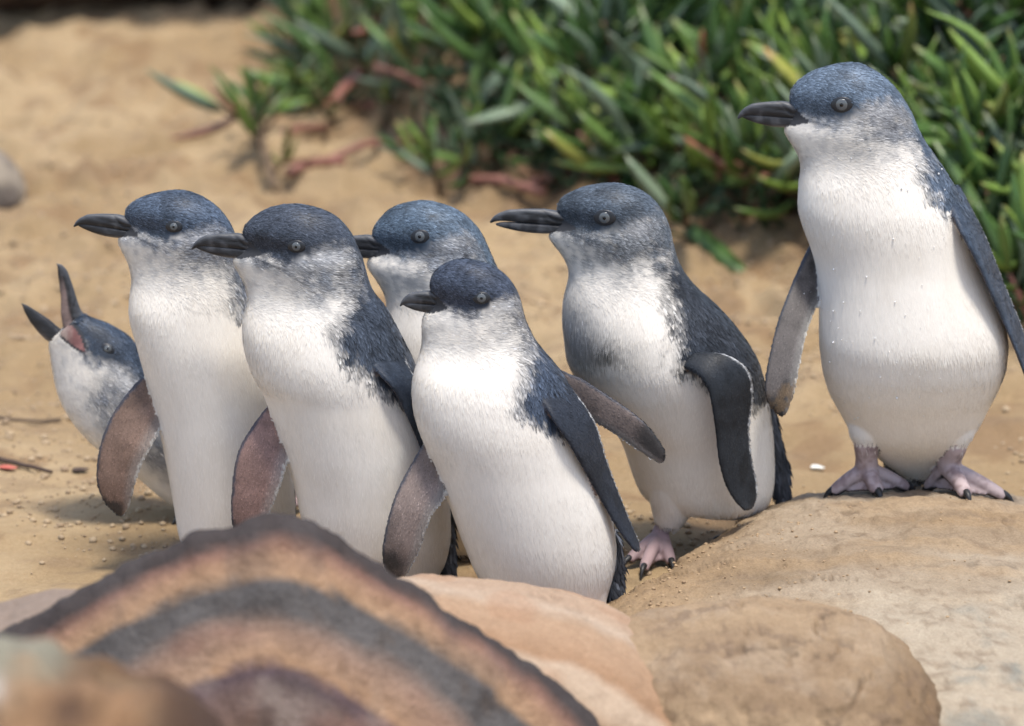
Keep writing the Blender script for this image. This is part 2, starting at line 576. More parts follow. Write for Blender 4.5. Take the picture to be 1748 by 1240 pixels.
def banded_cols(V, px, py):
    nz = fbm(V, 4.5, 3, 3) * 0.045 + fbm(V, 45, 3, 4) * 0.012
    a = np.arctan2(-(py - _cen[1]), px - _cen[0])
    rad = np.hypot(px - _cen[0], py - _cen[1])
    q0 = rad / np.interp(a, _ra[_ro], _rr[_ro])
    q1 = rad / np.interp(a, _ga, _gs)
    q = q0 + (q1 - q0) * sst(0.95, 0.72, q0) + nz
    stops = [0.0, 0.30, 0.36, 0.385, 0.41, 0.45, 0.53, 0.58, 0.63, 0.755, 0.775, 0.86, 0.905, 0.93, 0.95, 1.2]
    cs = np.array([(0.20, 0.12, 0.075), (0.17, 0.115, 0.10), (0.12, 0.085, 0.095), (0.16, 0.11, 0.11), (0.45, 0.28, 0.165), (0.41, 0.265, 0.17), (0.37, 0.245, 0.175), (0.28, 0.205, 0.165), (0.145, 0.135, 0.13), (0.135, 0.128, 0.125),
                   (0.47, 0.305, 0.185), (0.42, 0.26, 0.165), (0.29, 0.165, 0.125), (0.15, 0.095, 0.078), (0.065, 0.054, 0.052), (0.085, 0.073, 0.068)])
    c = np.stack([np.interp(q, stops, cs[:, k]) for k in range(3)], 1)
    c = mix(c, C3(0.30, 0.17, 0.13), 0.5 * sst(0.1, 0.6, fbm(V * C3(1, 1, 2.5), 14, 3, 8)) * sst(0.66, 0.55, q))
    c = mix(c, C3(0.10, 0.09, 0.088), 0.35 * sst(0.15, 0.6, fbm(V, 20, 4, 12)))
    c = mix(c, C3(0.50, 0.42, 0.36), 0.25 * sst(0.2, 0.7, fbm(V, 30, 3, 15)) * sst(0.6, 0.3, q))
    # beyond the rim on the far side the stone is pale pink again
    c = mix(c, C3(0.42, 0.30, 0.22), sst(2.655, 2.68, V[:, 1]))
    return c


ridge_rock('banded_boulder', [(x, y, 2.62) for x, y in RIDGE],
           [(0, 0), (-0.010, -0.002), (-0.022, -0.014), (-0.032, -0.034), (-0.05, -0.07), (-0.085, -0.13), (-0.13, -0.22), (-0.18, -0.40), (-0.2, -0.6)],
           [(0, 0), (0.012, -0.003), (0.03, -0.02), (0.07, -0.07), (0.10, -0.16), (0.13, -0.42), (0.13, -0.6)], banded_cols,
           'large boulder with dark rim and curved grey, peach and purple bands in the foreground', amp=(0.004, 0.003, 0.0014), f=(9, 38, 120), seed=4, sig=1.6)


def peach_cols(V, px, py):
    top = np.interp(px, [640, 715, 800, 900, 980, 1060, 1120, 1180, 1225, 1250], [978, 985, 993, 1012, 1035, 1068, 1105, 1150, 1200, 1250])
    d = (py - top) * np.interp(px, [700, 1000, 1250], [1.0, 0.8, 0.55]) + 9 * fbm(V, 10, 3, 2) + 4 * fbm(V, 40, 3, 5)
    c = np.stack([np.interp(d, [0, 12, 26, 60, 80, 92, 120, 150, 170, 220], k) for k in
                  ([.50, .54, .47, .44, .39, .53, .52, .41, .44, .38], [.36, .42, .32, .285, .24, .405, .395, .26, .285, .23], [.25, .31, .205, .175, .14, .29, .28, .155, .175, .135])], 1)
    return mix(c, C3(0.42, 0.24, 0.14), 0.4 * sst(0.1, 0.6, fbm(V, 16, 3, 9)))


loft_rock('peach_boulder', [(560, 985), (640, 977), (715, 984), (800, 992), (900, 1010), (980, 1033), (1060, 1066), (1120, 1103), (1180, 1150), (1222, 1200), (1247, 1255), (1262, 1320), (1268, 1400)], 2.75,
          [0.02, 0.09, 0.12, 0.13, 0.14, 0.14, 0.135, 0.13, 0.115, 0.1, 0.08, 0.05, 0.02], peach_cols, 'smooth peach sandstone boulder with pale layers behind the dark banded rim', seed=9, drop=24, amp=(0.005, 0.002, 0.0008), f=(6, 30, 100))


def tan_cols(V, px, py):
    c = mix(C3(0.41, 0.295, 0.180), C3(0.31, 0.215, 0.13), sst(-0.4, 0.5, fbm(V * C3(1, 1, 3), 9, 4, 3)))
    c = mix(c, C3(0.47, 0.37, 0.26), 0.45 * sst(-0.1, 0.9, fbm(V * C3(1, 1, 2.5), 20, 5, 13, 0.65)))
    c = mix(c, C3(0.20, 0.125, 0.065), 0.75 * sst(1420, 1600, px + 40 * fbm(V, 18, 3, 6)) * sst(1050, 1160, py))
    return mix(c, C3(0.19, 0.13, 0.09), 0.5 * sst(0.25, 1.0, fbm(V * C3(1, 1, 2), 60, 4, 23, 0.7)))


loft_rock('rounded_boulder', [(960, 1110), (1010, 1078), (1060, 1060), (1150, 1047), (1300, 1035), (1430, 1037), (1500, 1056), (1560, 1096), (1600, 1142), (1622, 1195), (1628, 1260), (1622, 1320)], 2.76,
          [0.03, 0.08, 0.11, 0.13, 0.14, 0.14, 0.135, 0.125, 0.11, 0.09, 0.06, 0.02], tan_cols, 'rounded brown sandstone boulder low in front of the pale slab', seed=14, drop=34, amp=(0.006, 0.0045, 0.0018), f=(6, 22, 90))


def slab_cols(V, px, py):
    g = fbm(V * C3(0.8, 2.5, 3), 9, 4, 3)
    c = mix(C3(0.42, 0.335, 0.235), C3(0.34, 0.255, 0.165), sst(-0.4, 0.5, g))
    c = mix(c, C3(0.43, 0.29, 0.15), 0.4 * sst(0.15, 0.55, fbm(V * C3(0.5, 3.5, 3), 9, 4, 33)))      # ochre streaks along the bedding
    pale = sst(930, 1060, py + 50 * fbm(V, 8, 3, 5)) * sst(1300, 1520, px)
    c = mix(c, C3(0.52, 0.45, 0.34), 0.75 * pale)
    c = mix(c, C3(0.20, 0.22, 0.20), 0.7 * sst(-0.1, 0.7, fbm(V, 16, 5, 11, 0.6)) * sst(1540, 1680, px) * sst(980, 1080, py))
    c = mix(c, C3(0.19, 0.14, 0.09), 0.55 * np.exp(-((px - 1300) / 80) ** 2 - ((py - 985) / 16) ** 2))  # shade of a shallow hollow, painted in colour only
    sandy = sst(1330, 1120, px + 60 * fbm(V, 12, 3, 8))
    c = mix(c, C3(0.38, 0.265, 0.15), 0.85 * sandy)
    return mix(c, C3(0.24, 0.17, 0.11), 0.5 * sst(0.2, 1.0, fbm(V * C3(1, 2, 2), 60, 4, 23, 0.7)))


_, SLABV = ridge_rock('sandstone_slab', [(960, 1075, 3.02), (1020, 1047, 3.04), (1100, 993, 3.10), (1180, 943, 3.17), (1260, 897, 3.23), (1340, 860, 3.28), (1420, 838, 3.31), (1520, 831, 3.32), (1650, 836, 3.32), (1748, 848, 3.30), (1850, 875, 3.26), (1950, 940, 3.2), (2020, 1030, 3.15)],
                      [(0, 0), (-0.03, 0.0065), (-0.06, 0.013), (-0.09, 0.0185), (-0.13, 0.021), (-0.2, 0.019), (-0.35, 0.012), (-0.5, 0.004), (-0.7, -0.012), (-0.9, -0.05), (-1.0, -0.15), (-1.02, -0.3)],
                      [(0, 0), (0.015, -0.004), (0.03, -0.014), (0.05, -0.04), (0.06, -0.08), (0.06, -0.2)], slab_cols,
                      'pale sandstone slab that the tallest penguin stands on', amp=(0.004, 0.0036, 0.0014), f=(8, 30, 110), seed=21, nu=300, nf=160)
SLABP = SLABV.reshape(-1, 3)
# crumbs of sand lying on the slab
idx = RNG.integers(0, len(SLABP), 9000)
P = SLABP[idx]
px, py = project(P)
keep = (RNG.random(len(P)) < np.interp(px, [1000, 1150, 1400, 1700], [1, 0.8, 0.25, 0.06])) & (px > 1000) & (py < 1075)
P = P[keep]
R = 0.0006 + 0.0016 * RNG.random(len(P)) ** 3
tag(crumbs('scattered_sand', P + np.c_[RNG.normal(0, .002, (len(P), 2)), R * 0.1], R, mix(C3(0.43, 0.31, 0.19), C3(0.30, 0.21, 0.13), RNG.random(len(P)) ** 2), M_CLOD), 'sand grains scattered over the pale slab', 'sand')


def near_cols(V, px, py):
    c = mix(C3(0.25, 0.165, 0.095), C3(0.18, 0.105, 0.055), sst(-0.3, 0.4, fbm(V, 12, 4, 3)))
    c = mix(c, C3(0.31, 0.30, 0.225), 0.9 * sst(230, 60, px + 1.3 * (py - 1110) + 90 * fbm(V, 12, 3, 4)))
    c = mix(c, C3(0.07, 0.042, 0.034), 0.85 * sst(-0.05, 0.5, fbm(V, 9, 3, 14)))
    c = mix(c, C3(0.36, 0.21, 0.11), 0.7 * sst(0.0, 0.5, fbm(V, 11, 3, 19)))
    c = mix(c, C3(0.07, 0.045, 0.032), 0.8 * sst(320, 390, px + 0.25 * (py - 1150) + 30 * fbm(V, 10, 3, 7)))
    c = mix(c, C3(0.085, 0.048, 0.032), 0.85 * sst(190, 300, px + 30 * fbm(V, 8, 2, 24)) * sst(1110, 1150, py))
    c = mix(c, C3(0.06, 0.035, 0.03), 0.7 * np.exp(-((px - 120) / 45) ** 2 - ((py - 1215) / 40) ** 2))
    return mix(c, C3(0.78, 0.78, 0.76), 0.35 * np.exp(-((px + 6) / 16) ** 2 - ((py - 1175) / 24) ** 2))


loft_rock('near_rock', [(-330, 1260), (-250, 1160), (-100, 1110), (0, 1112), (60, 1092), (115, 1108), (165, 1100), (215, 1132), (268, 1130), (315, 1165), (360, 1212), (382, 1280), (388, 1340), (390, 1420)], 2.05,
          [0.03, 0.08, 0.1, 0.11, 0.11, 0.11, 0.11, 0.10, 0.10, 0.09, 0.08, 0.06, 0.04, 0.02], near_cols, 'brown and grey-green rock in the lower left corner nearest the camera', seed=31, drop=24, amp=(0.016, 0.008, 0.002), f=(7, 16, 50))


def pink_cols(V, px, py):
    return mix(C3(0.41, 0.33, 0.25), C3(0.31, 0.24, 0.19), sst(-0.3, 0.5, fbm(V * C3(1, 1, 3), 14, 4, 3)))


loft_rock('pink_rock', [(-260, 1090), (-180, 1045), (-60, 1012), (20, 1000), (80, 988), (150, 985), (230, 985), (300, 1000), (360, 1040)], 2.66,
          [0.02, 0.06, 0.08, 0.09, 0.09, 0.09, 0.08, 0.06, 0.02], pink_cols, 'pale pink rock behind the left end of the banded boulder', seed=35, drop=38, amp=(0.004, 0.0015))


def darkrock_cols(V, px, py):
    return mix(C3(0.16, 0.105, 0.075), C3(0.09, 0.06, 0.045), sst(-0.3, 0.5, fbm(V, 8, 4, 3)))


_g = on_ground(330, 40)
_t = np.array([[x, _g[1] + 0.1, z] for x, z in ((-0.92, 0.05), (-0.86, 0.2), (-0.7, 0.34), (-0.5, 0.38), (-0.35, 0.3), (-0.27, 0.14), (-0.25, 0.05))])


def world_rock(name, top, depth, colf, label, zb, seed, amp, f, power=2.4, lean=0.0):
    T = np.array(top); Bt = T.copy(); Bt[:, 2] = zb; Bt[:, 1] += lean
    V, F, Tr, (nu, nv) = loft(T, Bt, depth, 90, 120, 2.0, 0.0, power)
    V[:nu * nv] = rock_normals_displace(V[:nu * nv], nu, nv, amp, f, seed)
    px, py = project(V)
    o = put(bpy.data.objects.new(name, np_mesh(name, V, [F, Tr], colf(V, px, py), [M_ROCK])))
    return tag(o, label, 'rock')


world_rock('dark_rock', [(x, _g[1] + 0.2, z) for x, z in ((-1.02, 0.04), (-0.95, 0.25), (-0.8, 0.4), (-0.6, 0.45), (-0.45, 0.38), (-0.36, 0.2), (-0.335, 0.06))],
           [0.05, 0.2, 0.28, 0.3, 0.27, 0.2, 0.04], darkrock_cols, 'dark brown rock on the sand behind the plants at the top left', -0.05, 41, (0.02, 0.006), (4, 20), 2.2, 0.22)
_g = on_ground(8, 340)
world_rock('pale_stone', [(_g[0] + dx, _g[1] + 0.05, z) for dx, z in ((-0.14, 0.02), (-0.11, 0.05), (-0.05, 0.068), (-0.01, 0.052), (0.012, 0.024), (0.02, 0.0))],
           [0.02, 0.05, 0.06, 0.05, 0.035, 0.01], lambda V, px, py: mix(C3(0.42, 0.36, 0.28), C3(0.28, 0.24, 0.2), sst(-0.3, 0.5, fbm(V, 20, 4, 3))), 'pale grey stone on the sand at the left edge', -0.04, 47, (0.004, 0.002), (12, 50))


# ---------------------------------------------------------------- ice plants
def leaf_mesh(name, bend, fat, m, n=7):
    """unit long, three sided, curved; local Z is the length"""
    t = np.linspace(0, 1, n)
    w = fat * np.array([0.55, 0.85, 1.0, 1.0, 0.88, 0.6, 0.12])
    V = []
    for k in range(n):
        y = bend * (t[k] ** 2)
        z = t[k] * (1 - 0.25 * bend * t[k])
        V += [(-w[k], y + w[k] * 0.35, z), (w[k], y + w[k] * 0.35, z), (0, y - w[k] * 0.9, z)]
    V = np.array(V)
    F = grid_faces(n, 3, True)
    T = np.array([[2, 1, 0], [3 * n - 3, 3 * n - 2, 3 * n - 1]])
    return np_mesh(name, V, [F[:, ::-1], T[:, ::-1]], None, [m])


LEAVES = {}
for mi, m in enumerate(LEAFM):
    LEAVES[mi] = [leaf_mesh('leaf', b, f, m) for b, f in ((0.25, 0.082), (0.5, 0.074), (0.1, 0.088), (0.7, 0.078))]


def frame(z, tw):
    z = Vector(z).normalized()
    q = z.to_track_quat('Z', 'Y')
    return q


from mathutils import Quaternion, Matrix


class Plant:
    def __init__(self, name, c, label):
        self.root = tag(empty(name, c), label, 'plant', 'ice plants on the sandy bank')
        self.n = 0
        self.stems = {0: [], 1: []}
        self.c = Vector(c)

    def leaf(self, p, d, size, mi, up):
        if self.n >= 295: return
        o = bpy.data.objects.new('leaf', random.choice(LEAVES[mi]))
        z = Vector(d).normalized()
        y = (Vector(up) - z * Vector(up).dot(z))
        if y.length < 1e-4: y = Vector((1, 0, 0))
        y.normalize()
        x = y.cross(z)
        Mx = Matrix((x, y, z)).transposed()
        o.rotation_mode = 'QUATERNION'
        o.rotation_quaternion = Mx.to_quaternion()
        o.location = Vector(p) - self.c
        o.scale = (size, size, size)
        put(o, self.root)
        self.n += 1

    def shoot(self, p, axis, npair, size, pal, red=0):
        a = Vector(axis).normalized()
        q = a.to_track_quat('Z', 'Y')
        ph = random.random() * 6.28
        L = npair * size * 0.20
        self.stems[red].append([np.array(p) - np.array(a) * size * 0.5, np.array(p) + np.array(a) * L])
        for k in range(npair):
            pos = Vector(p) + a * (L * (k + 0.5) / npair)
            open_ = math.radians(random.uniform(28, 70) * (1.15 - 0.6 * k / npair))
            for s in (0, math.pi):
                az = ph + s + random.uniform(-.25, .25)
                side = q @ Vector((math.cos(az), math.sin(az), 0))
                d = a * math.cos(open_) + side * math.sin(open_)
                mi = random.choices(range(6), pal)[0]
                self.leaf(pos, d, size * random.uniform(0.75, 1.2) * (1 - 0.25 * k / npair), mi, a)
            ph += math.pi / 2

    def runner(self, pts, r, red):
        self.stems[red].append((resample(np.array(pts), 14, 1.0), r))

    def finish(self):
        for red, S in self.stems.items():
            for s in S:
                if isinstance(s, tuple):
                    P, r = s
                    V, Q, T = tube(P, np.full(len(P), r), 8)
                else:
                    P = np.linspace(s[0], s[1], 4)
                    V, Q, T = tube(P, np.array([0.004, 0.004, 0.0035, 0.002]), 6)
                put(bpy.data.objects.new('stem', np_mesh('stem', V - np.array(self.c), [Q, T], None, [M_STEM if red else M_STEMB])), self.root)


PAL = (10, 8, 7, 5, 0.25, 0.6)
PALS = (6, 4, 6, 3, 1.2, 1.5)
PLANTS = [  # pixel of the middle of the clump on the bank, label
    ((560, 75), 'loose ice plant at the left tip of the bank, top left of the green mass'),
    ((640, 165), 'ice plant with reddish stems low on the left side of the bank'),
    ((740, 60), 'ice plant at the top of the bank, above and behind the middle penguins'),
    ((830, 235), 'ice plant at the foot of the bank above the gap between two heads'),
    ((900, 90), 'ice plant with bright shoots high on the bank, left of its middle'),
    ((985, 235), 'ice plant directly behind the bill and crown of the second tallest penguin'),
    ((1075, 90), 'ice plant at the top of the bank, above the second tallest penguin'),
    ((1150, 270), 'ice plant behind the nape of the second tallest penguin'),
    ((1230, 110), 'ice plant in front of which the tallest penguin points its bill'),
    ((1290, 300), 'ice plant at the foot of the bank left of the tallest penguin'),
    ((1400, 50), 'ice plant at the top of the bank above the head of the tallest penguin'),
    ((1460, 290), 'ice plant hidden mostly behind the chest of the tallest penguin'),
    ((1590, 110), 'ice plant with pale grey-green leaves just right of the tallest penguin\'s head'),
    ((1640, 300), 'ice plant behind the shoulder of the tallest penguin'),
    ((1720, 90), 'ice plant in the top right corner of the picture'),
    ((1720, 430), 'ice plant low at the right edge beside the tallest penguin\'s flipper'),
]


def bank_hit(px, py):
    """where the pixel ray meets the bank surface"""
    d = ray(px, py)
    o0 = np.array([0, 0, CAM_H])
    ts = np.linspace(3.0, 9.0, 1200)
    P = o0 + d[None] * ts[:, None]
    z = ground_z(P[:, 0], P[:, 1], False)
    i = np.argmax(P[:, 2] < z)
    return P[i]


pl = []
for (pp, lab) in PLANTS:
    c = bank_hit(*pp)
    pl.append(Plant('ice_plant', c, lab))
cent = np.array([np.array(p.c) for p in pl])
cpx = np.array([p[0] for p in PLANTS], float)
# shoots over the bank, nearest clump takes each
cand = []
_lim = ([470, 560, 640, 740, 860, 1000, 1150, 1370, 1560, 1748], [100, 190, 235, 300, 325, 345, 390, 405, 470, 580])
tries = 0
while len(cand) < 285 and tries < 9000:
    tries += 1
    x = random.uniform(490, 1800)
    y = random.uniform(-70, 560)
    if y > np.interp(x, *_lim) - random.uniform(0, 40): continue
    if random.random() < np.interp(x, [560, 720, 860, 960], [0.6, 0.6, 0.4, 0]): continue
    if any((x - a) ** 2 + ((y - b) * 1.4) ** 2 < 28 ** 2 for a, b in cand): continue
    cand.append((x, y))
for (x, y) in cand:
    P = bank_hit(x, y + 25)
    k = int(np.argmin(np.hypot(cpx[:, 0] - x, (cpx[:, 1] - y) * 1.3)))
    lift = random.uniform(0.0, 0.055)
    ax = (random.gauss(-0.05, 0.6), random.gauss(-0.5, 0.45), random.uniform(0.55, 1.2))
    pal = PALS if x < 720 else PAL
    pl[k].shoot((P[0], P[1], P[2] + lift), ax, random.choice((2, 3, 3, 4)), random.uniform(0.085, 0.14), pal, 1 if random.random() < 0.3 else 0)
for (px_, py_, k) in ((1330, 60, 10), (1190, 215, 7), (690, 190, 1)):
    P = bank_hit(px_, py_)
    pl[k].runner([P + C3(-0.04, -0.05, 0.075), P + C3(0, -0.06, 0.065), P + C3(0.045, -0.07, 0.04)], 0.0045, 1)
for p in pl: p.finish()

# leafy undergrowth that fills the bank between and behind the plants
Pb = []
while len(Pb) < 2800:
    x, y = random.uniform(470, 1900), random.uniform(-160, 560)
    if y < np.interp(x, *_lim) - 15:
        if random.random() < np.interp(x, [600, 900], [0.7, 0.2]): continue
        Pb.append(bank_hit(x, y + 22))
Pb = np.array(Pb)
n = len(Pb)
d = np.stack([RNG.normal(0, .6, n), RNG.normal(-.35, .5, n), RNG.uniform(.3, 1.2, n)], -1)
d /= np.linalg.norm(d, axis=1)[:, None]
sz = RNG.uniform(0.04, 0.09, n)
sd = np.cross(d, RNG.normal(0, 1, (n, 3)))
sd /= np.linalg.norm(sd, axis=1)[:, None]
nn = np.cross(sd, d)
b0 = Pb + np.c_[RNG.normal(0, .01, (n, 2)), RNG.uniform(-0.005, 0.03, n)]
w = sz * 0.06
V = np.stack([b0 - sd * w[:, None] * .6, b0 + sd * w[:, None] * .6, b0 + nn * w[:, None], b0 + d * (sz * .6)[:, None] - sd * w[:, None], b0 + d * (sz * .6)[:, None] + sd * w[:, None], b0 + d * (sz * .6)[:, None] + nn * w[:, None], b0 + d * sz[:, None] + nn * (sz * .12)[:, None]], 1)
F4 = np.array([[0, 1, 4, 3], [1, 2, 5, 4], [2, 0, 3, 5]])[None] + (np.arange(n) * 7)[:, None, None]
F3 = np.array([[3, 4, 6], [4, 5, 6], [5, 3, 6]])[None] + (np.arange(n) * 7)[:, None, None]
uc = mix(C3(0.025, 0.06, 0.02), C3(0.055, 0.09, 0.045), RNG.random(n))
uc = mix(uc, C3(0.14, 0.07, 0.04), (RNG.random(n) < 0.08) * 1.0)
M_UNDER = mat('undergrowth_leaf', attr=True, rough=0.5, spec=0.3)
tag(put(bpy.data.objects.new('undergrowth', np_mesh('undergrowth', V.reshape(-1, 3), [F4.reshape(-1, 4), F3.reshape(-1, 3)], np.repeat(uc, 7, 0), [M_UNDER]))), 'dense small leaves filling the bank between the ice plants', 'undergrowth', kind='stuff')

# single plants that stand forward on the sand
for name, spots, lab in (('ice_plant', [((440, 255), (-0.2, -0.4, 0.8), 3, 0.10), ((415, 225), (-0.8, -0.3, 0.5), 2, 0.12), ((478, 300), (0.3, -0.6, 0.5), 2, 0.06), ((470, 215), (0.5, -0.1, 0.7), 3, 0.085), ((450, 230), (-0.3, 0.2, 1), 2, 0.08)], 'small loose ice plant standing alone on the sand, left of the green bank'),
                         ((('ice_plant'), [((745, 325), (-0.2, -0.3, 1), 4, 0.07), ((790, 300), (0.2, -0.2, 1), 4, 0.065), ((715, 300), (-0.6, -0.2, 0.6), 3, 0.06)], 'small ice plant on the sand with red trailing stems above the middle heads')),
                         ((('ice_plant'), [((510, 120), (-0.7, -0.2, 0.6), 3, 0.07), ((560, 215), (-0.5, -0.5, 0.7), 3, 0.065), ((530, 35), (-0.3, -0.3, 1), 4, 0.08), ((505, 20), (-0.5, -0.3, 1), 3, 0.08)], 'sparse ice plant shoots at the far left of the bank'))):
    g0 = on_ground(spots[0][0][0], spots[0][0][1])
    p = Plant(name, (g0[0], g0[1], float(ground_z(g0[0], g0[1]))), lab)
    for (px_, py_), ax, k, s in spots:
        P = bank_hit(px_, py_)
        p.shoot(P + C3(0, 0, 0.015), ax, k, s, (5, 7, 6, 3, 0.3, 2))
    if 'trailing' in lab:
        for a, b, z0 in (((780, 322), (930, 345), .012), ((900, 335), (990, 325), .015)):
            A, B = on_ground(*a), on_ground(*b)
            p.runner([A + C3(0, 0, z0), (A + B) / 2 + C3(0, -.01, z0 + .012), B + C3(0, 0, z0)], 0.0065, 1)
    elif 'alone' in lab:
        A, B = on_ground(490, 310), on_ground(585, 292)
        p.runner([A + C3(0, 0, .012), (A + B) / 2 + C3(0, 0, .02), B + C3(0, 0, .012)], 0.007, 1)
        A, B = on_ground(430, 260), on_ground(470, 330)
        p.runner([A + C3(0, 0, .06), (A + B) / 2 + C3(0, 0, .04), B + C3(0, 0, .005)], 0.005, 0)
    else:
        for a, b, z0 in (((455, 262), (560, 232), .012), ((560, 290), (690, 262), .014), ((520, 165), (600, 150), .02)):
            A, B = on_ground(*a), on_ground(*b)
            p.runner([A + C3(0, 0, z0), (A + B) / 2 + C3(0, -.015, z0 + .015), B + C3(0, 0, z0)], 0.0055, 1)
        A, B = on_ground(500, 200), on_ground(640, 205)
        p.runner([A + C3(0, 0, .015), (A + B) / 2 + C3(0, 0, .03), B + C3(0, 0, .02)], 0.006, 1)
    p.finish()

# ---------------------------------------------------------------- litter on the sand
def stick(name, pts, r, m, label, cat):
    W = [on_ground(x, y, 0.004) for x, y in pts]
    W = [w + C3(0, 0, float(ground_z(w[0], w[1])) + r * 0.3) for w in W]
    P = resample(np.array(W), 16, 1.0)
    P = P + 0.0012 * np.stack([vnoise(P, 60, s) for s in (1, 2, 3)], -1)
    V, Q, T = tube(P, np.linspace(r, r * 0.55, 16), 8)
    return tag(put(bpy.data.objects.new(name, np_mesh(name, V, [Q, T], None, [m]))), label, cat)


stick('twig', [(-60, 690), (20, 693), (60, 692), (103, 690)], 0.0028, M_TWIG, 'thin straight grey twig lying at the left edge', 'twig')
stick('twig', [(-40, 772), (10, 785), (50, 795), (88, 802)], 0.0036, M_DEAD, 'dark crooked twig at the left edge below the thin one', 'twig')


def flake(name, px_, py_, L, W, ang, m, label, cat, curl=0.25):
    g = on_ground(px_, py_)
    n, k = 9, 5
    t = np.linspace(-1, 1, n)
    u = np.linspace(-1, 1, k)
    A, B = np.meshgrid(t, u, indexing='ij')
    wid = np.sqrt(np.clip(1 - A ** 2, 0, 1)) * (1 - .3 * A)
    X, Y = A * L, B * wid * W
    Z = curl * W * (B * wid) ** 2 + curl * L * 0.3 * A ** 2
    c, s = math.cos(ang), math.sin(ang)
    V0 = np.stack([X * c - Y * s, X * s + Y * c, Z], -1).reshape(-1, 3)
    V1 = V0 - C3(0, 0, 0.0012)
    F = grid_faces(n, k)
    nv = n * k
    edge = [i * k for i in range(n)] + [(n - 1) * k + j for j in range(1, k)] + [i * k + k - 1 for i in range(n - 2, -1, -1)] + list(range(k - 2, 0, -1))
    E = np.array([[a, b, b + nv, a + nv] for a, b in zip(edge, edge[1:] + edge[:1])])
    V = np.concatenate([V0, V1]) + g + C3(0, 0, float(ground_z(g[0], g[1])) + 0.003)
    return tag(put(bpy.data.objects.new(name, np_mesh(name, V, [F, F[:, ::-1] + nv, E], None, [m]))), label, cat)


flake('dead_leaf', 137, 797, 0.009, 0.005, 0.4, M_DEAD, 'dark curled dead leaf on the sand left of the front flipper', 'leaf')
flake('red_leaf', 14, 802, 0.010, 0.005, -0.2, M_REDLEAF, 'small red leaf fragment beside the dark twig', 'leaf')
flake('shell', 1396, 783, 0.0075, 0.005, 0.1, M_SHELL, 'small white shell fragment on the sand between the two right-hand penguins', 'shell', 0.5)
flake('shell', 1060, 1042, 0.003, 0.002, 0.1, M_SHELL, 'tiny white chip on the brown boulder', 'shell', 0.5) if False else None

# ================================================================ PENGUINS
MM = 0.001
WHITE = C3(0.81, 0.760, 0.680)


def bill_template(T, G, ys=1.0, gap=0.0):
    T, G = np.array(T, float), np.array(G, float)
    ex = G - T
    L = np.linalg.norm(ex)
    ex /= L
    ey = np.array([ex[1], -ex[0]])          # up in the picture (y grows downwards)
    if ey[1] > 0: ey = -ey

    def pt(x, y): return tuple(T + ex * L * x + ey * L * y * ys)

    up = [((-0.018, -0.048), (-0.002, -0.066), .8), ((0.012, 0.03), (0.05, -0.035), 1.6), ((0.07, 0.095), (0.10, -0.02), 2.3), ((0.18, 0.165), (0.2, -0.012), 2.9), ((0.36, 0.200), (0.37, -0.016), 3.6), ((0.62, 0.232), (0.62, -0.016), 5.0), ((0.82, 0.215), (0.82, -0.012), 7.0), ((1.0, 0.14), (1.0, 0.0), 8.6), ((1.1, 0.08), (1.12, 0.0), 8.0)]
    lo = [((0.055, -0.01), (0.065, -0.04), 1.0), ((0.12, 0.015), (0.14, -0.068), 2.0), ((0.28, 0.025), (0.30, -0.110), 2.9), ((0.48, 0.025), (0.50, -0.138), 3.9), ((0.68, 0.025), (0.68, -0.138), 5.2), ((0.88, 0.022), (0.88, -0.10), 7.2), ((1.0, 0.02), (1.02, -0.07), 8.2), ((1.1, 0.0), (1.12, -0.05), 8.0)]
    U = [(pt(*a), pt(*b), w) for a, b, w in up]
    Lw = [(pt(a[0], a[1] - gap * (1 - a[0])), pt(b[0], b[1] - gap * (1 - b[0])), w) for a, b, w in lo]
    return U, Lw


